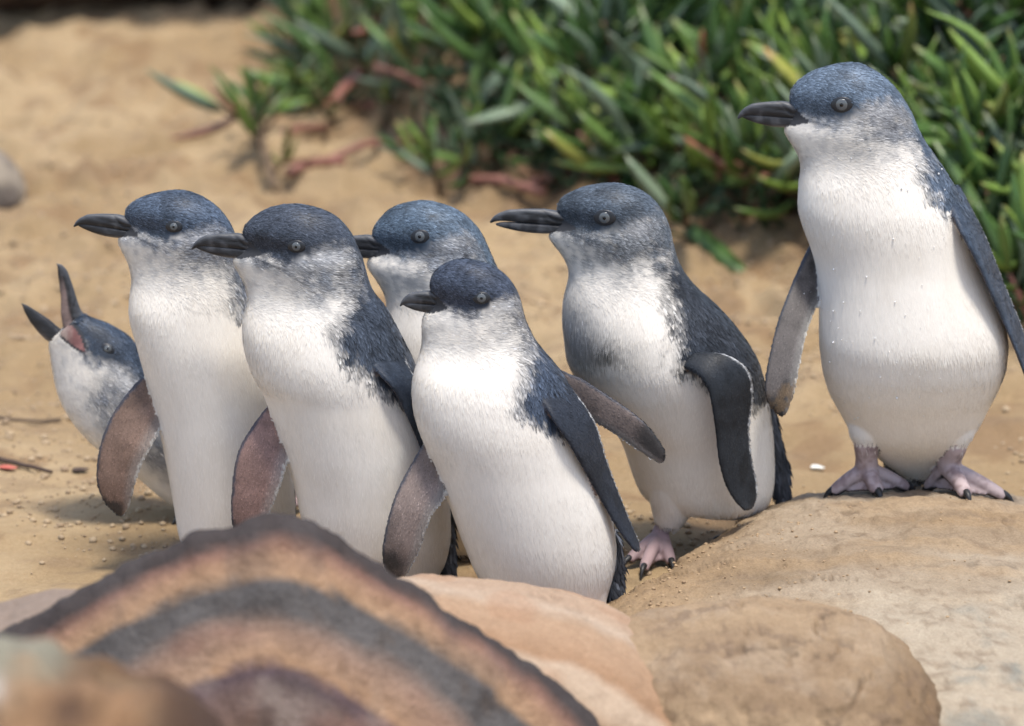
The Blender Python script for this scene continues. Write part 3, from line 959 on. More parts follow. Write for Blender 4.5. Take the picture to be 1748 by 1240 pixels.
def build_bill(name, st, Yp, parent, c0, root, lower, palate=False):
    L = np.array([on_plane(*a, Yp) for a, b, w in st])
    R = np.array([on_plane(*b, Yp) for a, b, w in st])
    B = np.array([w * MM for a, b, w in st])
    V, F, T, (nu, nv) = loft(L, R, B, 26, 60, 1.1, power=2.5 if lower else 2.2)
    cth = np.cos(np.tile(np.linspace(0, 2 * math.pi, nv, endpoint=False), nu))
    uu = np.repeat(np.linspace(0, 1, nu), nv)
    GR = np.zeros(nu * nv)
    if not lower:       # groove that runs from the nostril back to the gape
        gr = np.exp(-((cth - np.interp(uu, [0.3, 1], [-0.45, 0.45])) / 0.16) ** 2) * sst(0.28, 0.42, uu)
        gr = gr + 0.7 * np.exp(-((uu - 0.66 - 0.12 * cth) / 0.018) ** 2) * (cth < 0.5)
        GR = gr
        V[:nu * nv, 1] = Yp + (V[:nu * nv, 1] - Yp) * (1 - 0.24 * gr)
    else:
        gr = np.exp(-((cth + 0.15) / 0.2) ** 2) * sst(0.35, 0.6, uu)
        V[:nu * nv, 1] = Yp + (V[:nu * nv, 1] - Yp) * (1 - 0.10 * gr)
    u = np.concatenate([np.repeat(np.linspace(0, 1, nu), nv), [0, 1]])
    th = np.concatenate([np.tile(np.linspace(0, 2 * math.pi, nv, endpoint=False), nu), [0, 0]])
    c = mix(C3(0.028, 0.029, 0.032), C3(0.085, 0.087, 0.094), sst(0, 1, fbm(V, 150, 2, 5)))
    if lower:
        c = mix(c, C3(0.24, 0.22, 0.21), 0.85 * sst(0.2, 0.95, np.cos(th)) * sst(0.25, 0.6, u))
    else:
        c = mix(c, C3(0.105, 0.110, 0.120), 0.75 * sst(0.0, -0.9, np.cos(th)))  # highlight along the culmen painted into the colour
    GR = np.concatenate([GR, [0, 0]])
    c = mix(c, C3(0.012, 0.012, 0.013), 0.6 * np.clip(GR, 0, 1))  # shade inside the grooves painted into the horn colour
    if palate and not lower:
        c = mix(c, C3(0.36, 0.26, 0.23), 0.85 * sst(-0.15, 0.15, np.cos(th)) * sst(0.97, 0.85, np.cos(th)) * sst(0.12, 0.4, u))
    o = bpy.data.objects.new(name, np_mesh(name, V - root, [F, T], c, [M_BILL]))
    return put(o, parent)


def flipper_src(pairs, Yp, thick=(4.2, 2.0)):
    """pairs: (lead xy, trail xy, dY lead, dY trail)"""
    L = np.array([on_plane(*a, Yp + da) for a, b, da, db in pairs])
    R = np.array([on_plane(*b, Yp + db) for a, b, da, db in pairs])
    A = resample(np.concatenate([(L + R) / 2, L, R], 1), 64, 2.2)
    L, R = A[:, 3:6], A[:, 6:9]
    # rounded tip
    nseg = 40
    th = np.linspace(0, 2 * math.pi, nseg, endpoint=False)
    c, s = np.cos(th), np.sin(th)
    u = np.linspace(0, 1, 64)
    M, H = (L + R) / 2, (R - L) / 2
    tl = np.interp(u, [0, 0.5, 1], [thick[0], (thick[0] + thick[1]) / 2, thick[1]]) * MM
    D = np.gradient(M, axis=0)
    Nn = np.cross(H, D)
    Nn /= np.linalg.norm(Nn, axis=1)[:, None]
    Nn *= np.where(Nn[:, 1] < 0, 1, -1)[:, None]      # points at the camera side
    cc = np.sign(c) * np.abs(c) ** 0.9
    prof = np.abs(s) ** 0.75 * np.sign(s) * (1.0 - 0.25 * (c + 1) / 2)
    V = M[:, None] + H[:, None] * cc[None, :, None] + Nn[:, None] * (tl[:, None] * prof[None])[:, :, None]
    V = V.reshape(-1, 3)
    F = grid_faces(64, nseg, True)
    nV = len(V)
    V = np.concatenate([V, M[:1], M[-1:] + D[-1:] * 0.6])
    i = np.arange(nseg); j = (i + 1) % nseg
    T = np.concatenate([np.stack([np.full(nseg, nV), j, i], 1), np.stack([np.full(nseg, nV + 1), 63 * nseg + i, 63 * nseg + j], 1)])
    uu = np.concatenate([np.repeat(u, nseg), [0, 1]])
    ww = np.concatenate([np.tile(cc, 64), [0, 0]])
    sd = np.concatenate([np.tile(np.sign(s + 1e-6), 64), [1, 1]])
    return V, F, T, uu, ww, sd


def ext_tab(tab, y):
    t = np.array(tab, float)
    return np.interp(y, t[:, 0], t[:, 1])


CAP_F = [-0.9, -0.70, -0.62, -0.55, -0.40, -0.20, -0.08, 0.0, 0.08, 0.17, 0.38, 0.7]
CAP_G = [-0.9, -0.50, -0.15, 0.00, 0.085, 0.065, -0.005, -0.080, -0.10, -0.105, -0.055, -0.02]


def penguin(S):
    Yp = S['Y']
    dYt = S.get('dY', [(0, 0), (2000, 0)])
    if 'pairs' in S:
        secs = S['pairs']
        Lp = np.array([on_plane(*a, Yp) for a, b, r in secs])
        Rp = np.array([on_plane(*b, Yp) for a, b, r in secs])
        hw = np.linalg.norm(Rp - Lp, axis=1) / 2
        B = hw * np.array([r for a, b, r in secs])
        Q = np.interp(np.arange(len(secs)), [0, 4, 7], [0.4, 0.2, 0])
    else:
        sec = np.array(S['sec'], float)
        Lp = np.array([on_plane(x, y, Yp + ext_tab(dYt, y)) for y, x, _ in sec])
        Rp = np.array([on_plane(x, y, Yp + ext_tab(dYt, y)) for y, _, x in sec])
        hw = np.linalg.norm(Rp - Lp, axis=1) / 2
        B = hw * ext_tab(S['ratio'], sec[:, 0])
        ey_ = S['eye'][1]
        Q = np.interp(sec[:, 0], [ey_ - 40, ey_ + 20, ey_ + 70, ey_ + 130], [0.35, 0.5, 0.35, 0])
    V, F, T, _ = loft(Lp, Rp, B, 56, 120, 1.6, Q=Q)
    src = [(V, F, T, np.zeros(len(V), int), np.zeros(len(V)), np.zeros(len(V)), np.zeros(len(V)))]
    for code, key in ((1, 'flip'), (2, 'flip2')):
        if key in S:
            v, f, t, u, w, s = flipper_src(S[key]['pairs'], Yp, S[key].get('thick', (4.2, 2.0)))
            src.append((v, f, t, np.full(len(v), code), u, w, s))
    for pts in S.get('thighs', []):
        P = resample(np.array([[*on_plane(x, y, Yp + dy), r * MM] for x, y, dy, r in pts]), 24, 1.5)
        v, f, t = tube(P[:, :3], P[:, 3], 20)
        src.append((v, f, t, np.full(len(v), 4), np.zeros(len(v)), np.zeros(len(v)), np.zeros(len(v))))
    for tl in S.get('tail', []):
        v, f, t, u, w, s = flipper_src(tl, Yp, (5, 2.5))
        src.append((v, f, t, np.full(len(v), 5), u, w, s))
    claws = []
    for ft in S.get('feet', []):
        top, heel, toes = np.array(ft['top']), np.array(ft['heel']), [np.array(q) for q in ft['toes']]
        r0 = ft.get('r', 8.0) * MM
        J = heel + C3(0, 0, ft.get('jz', 0.010))
        P = resample(np.array([[*(top + C3(0, 0, .006)), r0 * .9], [*top, r0], [*(top * .5 + J * .5), r0 * .82], [*(J + C3(0, 0, .004)), r0 * .9], [*J, r0 * .8]]), 20, 1.0)
        parts = [tube(P[:, :3], P[:, 3], 16)]
        ends = []
        for q in toes:
            q = q + C3(0, 0, 0.0045)
            mid = J * .45 + q * .55 + C3(0, 0, 0.002)
            ks = ft.get('k', 1.0)
            W = resample(np.array([[*J, 7.2 * MM * ks], [*mid, 5.6 * MM * ks], [*q, 5.0 * MM * ks], [*(q + (q - mid) * .12 - C3(0, 0, .001)), 3.8 * MM * ks]]), 16, 1.0)
            parts.append(tube(W[:, :3], W[:, 3], 14, 0.85))
            ends.append(q)
            dirv = q - mid
            dirv /= np.linalg.norm(dirv)
            c0 = q + dirv * .001 + C3(0, 0, .0015)
            cl = np.array([c0, c0 + dirv * .006 + C3(0, 0, .0010), c0 + dirv * .011 - C3(0, 0, .0025), c0 + dirv * .0135 - C3(0, 0, .0055)])
            claws.append((resample(cl, 10, .8), np.linspace(3.4, .7, 10) * MM * (1.25 if ks > 1.3 else 1.0)))
        bk = heel + (heel - (toes[0] + toes[-1]) / 2) * 0.28 + C3(0, 0, .006)
        parts.append(tube(np.linspace(J, bk, 6), np.linspace(5, 3, 6) * MM, 10))
        for a, b in zip(ends[:-1], ends[1:]):
            for k in np.linspace(0.1, 0.9, 9):
                e = a * (1 - k) + b * k
                sag = 1 - 0.30 * math.sin(math.pi * k)
                e = J + (e - J) * sag
                e[2] = a[2] * (1 - k) + b[2] * k - 0.001
                parts.append(tube(np.linspace(J - C3(0, 0, .002), e, 8), np.full(8, 2.6 * MM), 8))
        v, f, t = joined(parts)
        src.append((v, f, t, np.full(len(v), 3), np.zeros(len(v)), np.zeros(len(v)), np.zeros(len(v))))
    # ---- one continuous skin
    Vs, Qs, Ts = joined([(s[0], s[1], s[2]) for s in src])
    reg, U, W, SD = (np.concatenate([s[k] for s in src]) for k in (3, 4, 5, 6))
    tmp = bpy.data.objects.new('tmp', np_mesh('tmp', Vs, [Qs, Ts]))
    COL.objects.link(tmp)
    m = tmp.modifiers.new('r', 'REMESH')
    m.mode = 'VOXEL'; m.voxel_size = 0.00145; m.use_smooth_shade = True
    sm = tmp.modifiers.new('s', 'SMOOTH')
    sm.factor = 0.5; sm.iterations = 5
    dg = bpy.context.evaluated_depsgraph_get()
    dg.update()
    me = bpy.data.meshes.new_from_object(tmp.evaluated_get(dg))
    bpy.data.objects.remove(tmp)
    n = len(me.vertices)
    V = np.empty(n * 3, np.float32); me.vertices.foreach_get('co', V); V = V.reshape(-1, 3).astype(float)
    N = np.empty(n * 3, np.float32); me.vertex_normals.foreach_get('vector', N); N = N.reshape(-1, 3).astype(float)
    kd = kdtree.KDTree(len(Vs))
    for i, v in enumerate(Vs): kd.insert(v, i)
    kd.balance()
    near = np.array([kd.find(v)[1] for v in V])
    reg, U, W, SD = reg[near], U[near], W[near], SD[near]

    # ---- colours
    E, tip = np.array(S['eye'], float), np.array(S['tip'], float)
    ex = tip - E
    un = np.linalg.norm(ex)
    ex /= un
    eyv = np.array([-ex[1], ex[0]])
    if eyv[1] > 0: eyv = -eyv
    t = (Yp) / V[:, 1]
    # place on the penguin's own upright plane (X and Z kept)
    Pp = V.copy(); Pp[:, 1] = Yp
    px, py = project(Pp)
    f = ((px - E[0]) * ex[0] + (py - E[1]) * ex[1]) / un
    g = ((px - E[0]) * eyv[0] + (py - E[1]) * eyv[1]) / un
    capc, backc, greyc = (C3(*S[k]) for k in ('cap', 'back', 'grey'))
    n1 = fbm(V, 90, 3, 3); n2 = fbm(V, 220, 2, 7); n3 = fbm(V, 35, 3, 13)
    kg = S.get('kgrey', 0.8) * 1.15
    greyc = greyc * 0.72

    def shade_body():
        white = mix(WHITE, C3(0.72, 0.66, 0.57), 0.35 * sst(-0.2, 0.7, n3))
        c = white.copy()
        # cheek and throat
        gw = sst(S.get('gf', (0.20, -0.15))[0], S.get('gf', (0.20, -0.15))[1], f + 0.05 * n1) * sst(S.get('gg', (-0.52, -0.28))[0], S.get('gg', (-0.52, -0.28))[1], g + 0.06 * n1)
        gm = np.clip(gw * kg * (1 + 0.15 * n1 + 0.30 * n2), 0, 1)
        c = mix(c, greyc, gm)
        # grey fringe below the cap and fine grey flecks on chin and throat
        gb0 = np.interp(f, CAP_F, CAP_G)
        fr_ = np.exp(-((g - gb0 + 0.055) / 0.055) ** 2) * sst(-0.25, -0.05, f) * sst(0.75, 0.5, f)
        c = mix(c, greyc * 1.5, np.clip(0.62 * fr_ * (1 + 0.5 * n2), 0, 1))
        ch = sst(-0.62, -0.40, g) * sst(-0.9, -0.6, f)
        c = mix(c, greyc * 1.6, S.get('chin', 0.30) * ch * sst(-0.35, 0.65, n2 + 0.5 * n1))
        # light patch behind the eye
        pb = np.exp(-(((f + 0.30) / 0.15) ** 2) - (((g + 0.03) / 0.07) ** 2))
        c = mix(c, C3(0.62, 0.62, 0.62), 0.55 * pb * S.get('patch', 1.0))
        # ear spot
        es = np.exp(-(((f + 0.43) / 0.035) ** 2) - (((g + 0.20) / 0.045) ** 2))
        c = mix(c, C3(0.045, 0.045, 0.05), np.clip(S.get('ear', 0.8) * es * 1.2, 0, 1))
        # line running back from the gape
        gl = np.exp(-(((g + 0.15 - 0.25 * (f - 0.13)) / 0.014) ** 2)) * sst(0.10, 0.16, f) * sst(0.5, 0.4, f)
        c = mix(c, C3(0.04, 0.043, 0.05), 0.85 * np.clip(gl, 0, 1))
        # cap
        gb = np.interp(f, CAP_F, CAP_G) + S.get('capdrop', 0) * 1.0
        cm = sst(-0.095, 0.060, g - gb + 0.025 * n1 + 0.03 * n2) * sst(-0.66, -0.5, g + 0 * f) * sst(-0.95, -0.78, f)
        capv = mix(capc, capc * 0.62, sst(-0.2, 0.6, n1))
        dk = np.exp(-(((f - 0.05) / 0.30) ** 2) - (((g - 0.02) / 0.11) ** 2))
        capv = mix(capv, capc * 0.50, 0.75 * dk)
        # back
        if 'xb' in S:
            xb = ext_tab(S['xb'], py)
            far = V[:, 1] > Yp + ext_tab(dYt, py)
            kfar = ext_tab(S.get('kfar', [(E[1] + 60, 0), (E[1] + 200, 0.45), (3000, 0.45)]), py)
            wl = np.interp(py, np.array(S['sec'])[:, 0], np.array(S['sec'])[:, 2] - np.array(S['sec'])[:, 1])
            xb = np.where(far, xb - kfar * wl, xb)
            soft = ext_tab(S.get('soft', [(E[1], 34), (E[1] + 90, 24), (E[1] + 150, 17), (3000, 15)]), py)
            hn = sst(E[1] + 110, E[1] + 170, py)
            bm = sst(-1.3, 1.3, (px - xb) / soft + (0.35 + 0.5 * hn) * n1 + (0.5 + 0.5 * hn) * n2)
        else:
            bm = S['backfn'](px, py, n1)
        backv = mix(backc, backc * 0.6, sst(-0.3, 0.6, n1))
        hb = sst(-0.5, -0.2, g)
        dark = mix(backv, capv, hb)
        return mix(c, dark, np.clip(np.maximum(cm, bm), 0, 1)), np.maximum(cm, bm)

    col, darkm = shade_body()
    if 'stain' in S:
        for sx, sy, rx, ry, amt, sc in S['stain']:
            col = mix(col, C3(*sc), amt * np.exp(-((px - sx) / rx) ** 2 - ((py - sy) / ry) ** 2) * (V[:, 1] < Yp) * (1 + .4 * n1).clip(0, 1.4) * (1 - darkm))
    for code, key in ((1, 'flip'), (2, 'flip2')):
        if key not in S: continue
        k = reg == code
        fl = S[key]
        outer = C3(*fl.get('outer', (0.026, 0.032, 0.043)))
        inner = C3(*fl.get('inner', (0.24, 0.165, 0.135)))
        u, w, sd = U[k], W[k], SD[k]
        nn1, nn3 = n1[k], n3[k]
        co = mix(outer, outer * 0.65, sst(-0.2, 0.6, nn1))
        co = mix(co, C3(0.62, 0.62, 0.62), sst(0.86, 0.95, w + 0.05 * n2[k]) * sst(0.05, 0.15, u))
        ci = mix(inner, inner * 0.72, sst(-0.3, 0.6, nn3))
        ci = mix(ci, inner * 0.45, 0.6 * sst(0.25, 0.75, fbm(V[k], 50, 3, 5)))
        ci = mix(ci, C3(0.045, 0.055, 0.075), 0.85 * sst(-0.80, -0.93, w + 0.04 * nn1))
        ci = mix(ci, C3(0.26, 0.25, 0.23), 0.5 * sst(0.35, 0.8, w))
        ci = mix(ci, C3(0.56, 0.54, 0.49), sst(0.85, 0.95, w + 0.05 * n2[k]))
        ci = mix(ci, C3(0.03, 0.03, 0.03), 0.85 * sst(0.84, 0.95, u + 0.12 * nn3) * sst(0.75, 0.3, w))
        cam_in = fl.get('show', 'inner') == 'inner'
        c = np.where(((sd > 0) == cam_in)[:, None], ci, co)
        if fl.get('sandy'):
            c = mix(c, C3(0.17, 0.115, 0.065), 0.75 * sst(0.82, 0.98, u + 0.15 * nn3) * sst(0.0, 0.4, n2[k] + 0.2))
        col[k] = c
    k = reg == 3
    pk = mix(C3(*S.get('foot', (0.45, 0.355, 0.345))), C3(0.28, 0.205, 0.2), sst(-0.2, 0.8, n1[k] + 0.5 * n2[k]))
    zb = S.get('z0', 0.0)
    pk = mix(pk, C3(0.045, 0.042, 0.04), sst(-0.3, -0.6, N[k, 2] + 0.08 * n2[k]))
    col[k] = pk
    k = reg == 4
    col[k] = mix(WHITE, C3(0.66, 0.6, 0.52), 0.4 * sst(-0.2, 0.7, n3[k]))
    k = reg == 5
    tcol = C3(*S.get('tailc', (0.05, 0.055, 0.065)))
    col[k] = mix(tcol, tcol * 2.2, sst(0, 0.8, n1[k]))
    # bare horn at the root of the bill, back to the gape
    bare = np.zeros(n, bool)
    if 'bill' not in S:
        Tt, Gg = np.array(S['tip'], float), np.array(S['gape'], float)
        bx = Gg - Tt; BL = np.linalg.norm(bx); bx /= BL
        by = np.array([bx[1], -bx[0]]); by = -by if by[1] > 0 else by
        qx_ = ((px - Tt[0]) * bx[0] + (py - Tt[1]) * bx[1]) / BL
        qy_ = ((px - Tt[0]) * by[0] + (py - Tt[1]) * by[1]) / BL / S.get('bys', 1.0)
        bare = (qx_ < 1.02) & (qy_ < np.interp(qx_, [0.5, 0.70, 1.0], [0.27, 0.22, 0.035]) + 0.015 * n2) & (qy_ > np.interp(qx_, [0.5, 0.66, 1.0], [-0.15, -0.135, -0.02]))
        col[bare] = C3(0.036, 0.037, 0.041)
    else:       # open bill: bare pink corner of the mouth
        def inside(poly, qx_, qy_):
            poly = np.array(poly, float)
            r = np.zeros(n, bool)
            for (x0, y0), (x1, y1) in zip(poly, np.roll(poly, -1, 0)):
                r ^= ((y0 > qy_) != (y1 > qy_)) & (qx_ < (x1 - x0) * (qy_ - y0) / (y1 - y0 + 1e-9) + x0)
            return r
        rim = inside(S['mouthpoly'], px - 4.5, py + 3.5) | inside(S['mouthpoly'], px + 1.5, py - 4.0)
        col[rim] = C3(0.035, 0.036, 0.040)
        bare = inside(S['mouthpoly'], px, py)
        col[bare] = mix(mix(C3(0.30, 0.145, 0.135), C3(0.16, 0.075, 0.07), sst(-0.2, 0.5, n1[bare])), C3(0.30, 0.23, 0.20), sst(134, 120, px[bare] + 10 * n1[bare]))
        bare = bare | rim
    # ---- objects
    root = np.array([*S['base']])
    ro = tag(empty('penguin', root), S['label'], 'penguin', 'little penguins standing together')
    Vl = (V - root).astype(np.float32)
    me.vertices.foreach_set('co', Vl.ravel())
    at = me.color_attributes.new('Col', 'FLOAT_COLOR', 'POINT')
    c4 = np.ones((n, 4), np.float32); c4[:, :3] = col
    at.data.foreach_set('color', c4.ravel())
    me.name = 'body'
    me.materials.clear(); me.materials.append(M_SKIN)
    me.polygons.foreach_set('use_smooth', np.ones(len(me.polygons), bool))
    put(bpy.data.objects.new('body', me), ro)

    # ---- feathers
    npoly = len(me.polygons)
    cnt = np.empty(npoly, np.int32); me.polygons.foreach_get('loop_total', cnt)
    ls = np.empty(npoly, np.int32); me.polygons.foreach_get('loop_start', ls)
    lv = np.empty(len(me.loops), np.int32); me.loops.foreach_get('vertex_index', lv)
    A = np.empty(npoly, np.float32); me.polygons.foreach_get('area', A)
    f0 = lv[ls]
    rg = reg[f0]
    headw = sst(-0.82, -0.42, g)
    d0 = darkm[f0]
    hd = (headw[f0] > RNG.uniform(0.05, 0.95, npoly)) & (f[f0] > -0.85)
    # kinds: 0 head 1 dark back 2 belly 3 flipper 4 second flipper 5 tail
    kind = np.where(rg == 1, 3, np.where(rg == 2, 4, np.where(rg == 5, 5, np.where(rg == 3, -1, np.where(hd, 0, np.where(d0 > 0.5, 1, 2))))))
    dens = np.array([1.15e6, 0.42e6, 0.24e6, 0.7e6, 0.7e6, 0.25e6])
    Lk = np.array([5.2, 7.0, 10.0, 2.6, 2.6, 16.0]) * MM
    Wk = np.array([0.80, 2.0, 0.65, 1.15, 1.15, 2.6]) * MM
    lift = np.array([0.07, 0.08, 0.018, 0.03, 0.03, 0.08])
    names = ['head_plumage', 'back_plumage', 'belly_plumage', 'flipper_plumage', 'flipper_plumage', 'tail_plumage']
    down = C3(*S.get('down', (0.12, 0, -1)))
    headd = np.array([-ex[0], 0, ex[1]])          # back from the bill, in X-Z
    for kk in range(6):
        sel = np.nonzero(kind == kk)[0]
        if len(sel) == 0: continue
        w = A[sel] * dens[kk] * S.get('fd', 1.0)
        num = RNG.poisson(w)
        pi = np.repeat(sel, num)
        m_ = len(pi)
        if m_ == 0: continue
        a = lv[ls[pi]]; b = lv[ls[pi] + 1]; c = lv[ls[pi] + 2]
        dd = lv[ls[pi] + np.minimum(3, cnt[pi] - 1)]
        r1, r2 = RNG.random((m_, 1)), RNG.random((m_, 1))
        bl = lambda X: (X[a] * (1 - r1) + X[b] * r1) * (1 - r2) + (X[dd] * (1 - r1) + X[c] * r1) * r2
        P = bl(V); Nn = bl(N); Cc = bl(col)
        Nn /= np.linalg.norm(Nn, axis=1)[:, None]
        qx, qy = bl(px[:, None])[:, 0], bl(py[:, None])[:, 0]
        hw_ = bl(headw[:, None])
        if kk in (3, 4):
            fp = S['flip' if kk == 3 else 'flip2']['pairs']
            i0, i1 = fp[1], fp[-2]
            A0 = on_plane(*((np.array(i0[0]) + np.array(i0[1])) / 2), Yp + i0[2]); A1 = on_plane(*((np.array(i1[0]) + np.array(i1[1])) / 2), Yp + i1[2])
            D = np.repeat(((A1 - A0) / np.linalg.norm(A1 - A0))[None], m_, 0)
            wq = bl(W[:, None])
            trd = on_plane(*fp[2][1], Yp) - on_plane(*fp[2][0], Yp)
            trd /= np.linalg.norm(trd)
            D = D + trd[None] * sst(0.7, 0.95, wq) * 1.6
        elif kk == 5:
            D = np.repeat(C3(0.25, 0, -1)[None], m_, 0)
        else:
            D = headd[None] * hw_ + down[None] * (1 - hw_ * 0.72)
        D = D + RNG.normal(0, [0.12, 0.10, 0.08, 0.07, 0.07, 0.12][kk], (m_, 3))
        if kk in (0, 1, 2):        # smooth swirls
            D = D + 0.28 * np.stack([vnoise(P, 28, 91 + q) for q in range(3)], -1)
        D = D - Nn * (D * Nn).sum(1)[:, None]
        D /= np.linalg.norm(D, axis=1)[:, None] + 1e-9
        Sd = np.cross(D, Nn)
        # keep the eye and the bill root clear
        ok = (np.hypot((qx - E[0]) * 0.9, (qy - E[1]) * 1.15) > S['eyer'][0] * 1.12) & ~bare[a] & ~bare[c]
        if kk in (0,):
            fq = ((qx - E[0]) * ex[0] + (qy - E[1]) * ex[1]) / un
        P, Nn, Cc, D, Sd = P[ok], Nn[ok], Cc[ok], D[ok], Sd[ok]
        qx, qy = qx[ok], qy[ok]
        m_ = len(P)
        sc = RNG.uniform(0.7, 1.2, (m_, 1))
        if kk == 0:   # shorter near the bill and eye
            de = np.hypot(qx - S['gape'][0], qy - S['gape'][1])[:, None]
            sc = sc * (0.45 + 0.55 * sst(8, 60, de))
            lum0 = Cc.mean(1, keepdims=True)
            Ww = Wk[0] * (0.7 + 0.6 * sst(0.3, 0.1, lum0))
        else:
            Ww = Wk[kk] * np.ones((m_, 1))
        Lf = Lk[kk] * sc
        Ww = Ww * RNG.uniform(0.75, 1.2, (m_, 1))
        lf = lift[kk] * RNG.uniform(0.3, 1.3, (m_, 1))
        h0 = RNG.random((m_, 1)) * (0.00015 if kk == 2 else 0.0004)
        base = P - Nn * 0.0002 + Nn * h0
        tw = RNG.normal(0, 0.08 if kk == 2 else 0.14, (m_, 1))
        Sd2 = Sd + Nn * tw
        mid = base + D * Lf * 0.55 + Nn * Lf * lf * 0.75
        tp = base + D * Lf + Nn * Lf * lf * 0.9
        Vf = np.stack([base - Sd2 * Ww * .3, base + Sd2 * Ww * .3, mid + Sd2 * Ww * .5, mid - Sd2 * Ww * .5, tp], 1)
        lum = Cc.mean(1, keepdims=True)
        jit = np.exp(RNG.normal(0, 1, (m_, 1)) * np.where(lum < 0.2, 0.26, np.where(lum < 0.45, 0.30, 0.028)) * (0.55 if kk in (3, 4) else 1.0))
        Cf = np.clip(Cc * jit, 0, 0.84)
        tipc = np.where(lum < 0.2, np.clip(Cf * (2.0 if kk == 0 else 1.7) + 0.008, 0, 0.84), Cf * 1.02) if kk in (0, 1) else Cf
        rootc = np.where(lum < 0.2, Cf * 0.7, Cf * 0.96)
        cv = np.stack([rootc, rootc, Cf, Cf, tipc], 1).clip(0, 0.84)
        o5 = (np.arange(m_) * 5)[:, None]
        F4 = np.array([[0, 1, 2, 3]]) + o5
        F3 = np.array([[3, 2, 4]]) + o5
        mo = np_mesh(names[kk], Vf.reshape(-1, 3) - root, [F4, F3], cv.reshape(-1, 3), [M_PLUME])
        fn = np.cross(Sd2, D)
        fn *= np.sign((fn * Nn).sum(1, keepdims=True))
        kn = [0.62, 0.55, 0.90, 0.80, 0.80, 0.4][kk]
        cn = Nn * kn + fn * (1 - kn)
        cn /= np.linalg.norm(cn, axis=1)[:, None]
        mo.normals_split_custom_set_from_vertices(np.repeat(cn, 5, 0))
        tag(put(bpy.data.objects.new(names[kk], mo), ro), kind='stuff')

    # ---- bill
    if 'bill' in S:
        up, lo = S['bill']
    else:
        up, lo = bill_template(S['tip'], S['gape'], S.get('bys', 1.0), S.get('gap', 0.0))
    ub = build_bill('upper_bill', up, Yp, ro, None, root, False, 'mouthpoly' in S)
    build_bill('lower_bill', lo, Yp, ro, None, root, True)
    if 'mouth' in S:
        pts = S['mouth']
        for nm, tri, m in pts:
            Vm = np.array([on_plane(*q, Yp + dy) for q, dy in tri])
            a = np.concatenate([Vm, Vm + C3(0, 0.003, 0)])
            q = len(Vm)
            put(bpy.data.objects.new(nm, np_mesh(nm, a - root, [np.array([list(range(q))]), np.array([list(range(2 * q - 1, q - 1, -1))]), np.array([[i, i + q, (i + 1) % q + q, (i + 1) % q] for i in range(q)])], None, [m], False)), ro)

    # ---- eyes
    bv = BVHTree.FromPolygons([tuple(v) for v in V], [tuple(lv[s:s + c_]) for s, c_ in zip(ls, cnt)])
    Ec = on_plane(E[0], E[1], Yp)
    dcam = ray(*E)
    hits = [bv.ray_cast(Vector((0, 0, CAM_H)), Vector(dcam).normalized()), bv.ray_cast(Vector((Ec[0], Yp + 0.3, Ec[2])), Vector((0, -1, 0)))]
    mmpx = Yp / ray(*E)[1] * K
    for hi, (loc, nor, fi, dist) in enumerate(hits):
        if loc is None: continue
        loc = np.array(loc)
        nv_ = np.array(nor)
        sgn = -1 if hi == 0 else 1
        nv_ = nv_ * 0.6 + np.array([S.get('look', -0.15), sgn * 1.0, 0.03]) * 0.6
        nv_ /= np.linalg.norm(nv_)
        xa = np.array([-1, 0, -ex[1] * 0.8]) ; xa = xa - nv_ * (xa @ nv_); xa /= np.linalg.norm(xa)
        ya = np.cross(nv_, xa)
        Mx = np.stack([xa, ya, nv_])
        rr, ri = S['eyer'][0] * mmpx, S['eyer'][1] * mmpx

        def dome(nm, rad, h, off, m, par):
            v, q, t = uv_ball(0, (rad[0], rad[1], h), 12, 22)
            v = v @ Mx + loc + nv_ * off - root
            return put(bpy.data.objects.new(nm, np_mesh(nm, v, [q, t], None, [m])), par)
        eo = dome('eye', (rr * 1.12, rr * 0.80), 0.0016, -0.0002, M_LID, ro)
        io = dome('iris', (ri, ri * 0.97), 0.0014, 0.0007, M_IRIS, eo)
        dome('pupil', (ri * .34, ri * .34), 0.0006, 0.0018, M_PUPIL, eo)
    for P, r in claws:
        v, q, t = tube(P, r, 10)
        put(bpy.data.objects.new('claw', np_mesh('claw', v - root, [q, t], None, [M_CLAW])), ro)
    return ro, V, N, root


def simple_feet(cx, cpy, Yp, spread=0.045, z0=0.0, top=0.05):
    """two plain webbed feet under a body whose feet the rocks hide"""
    X = on_plane(cx, cpy, Yp)[0]
    out = []
    for s in (-1, 1):
        h = np.array([X + s * spread * 0.7, Yp + s * spread * 0.35, z0])
        a = math.radians(205 + s * 14)
        toes = []
        for k in (-24, 0, 24):
            q = a + math.radians(k)
            toes.append(h + 0.042 * np.array([math.cos(q), math.sin(q), 0]))
        out.append(dict(top=h + C3(0, 0, top), heel=h, toes=toes, r=7.5))
    return out

BASE_R = lambda e: [(0, .60), (e + 30, .60), (e + 110, .78), (e + 200, .84), (3000, .86)]

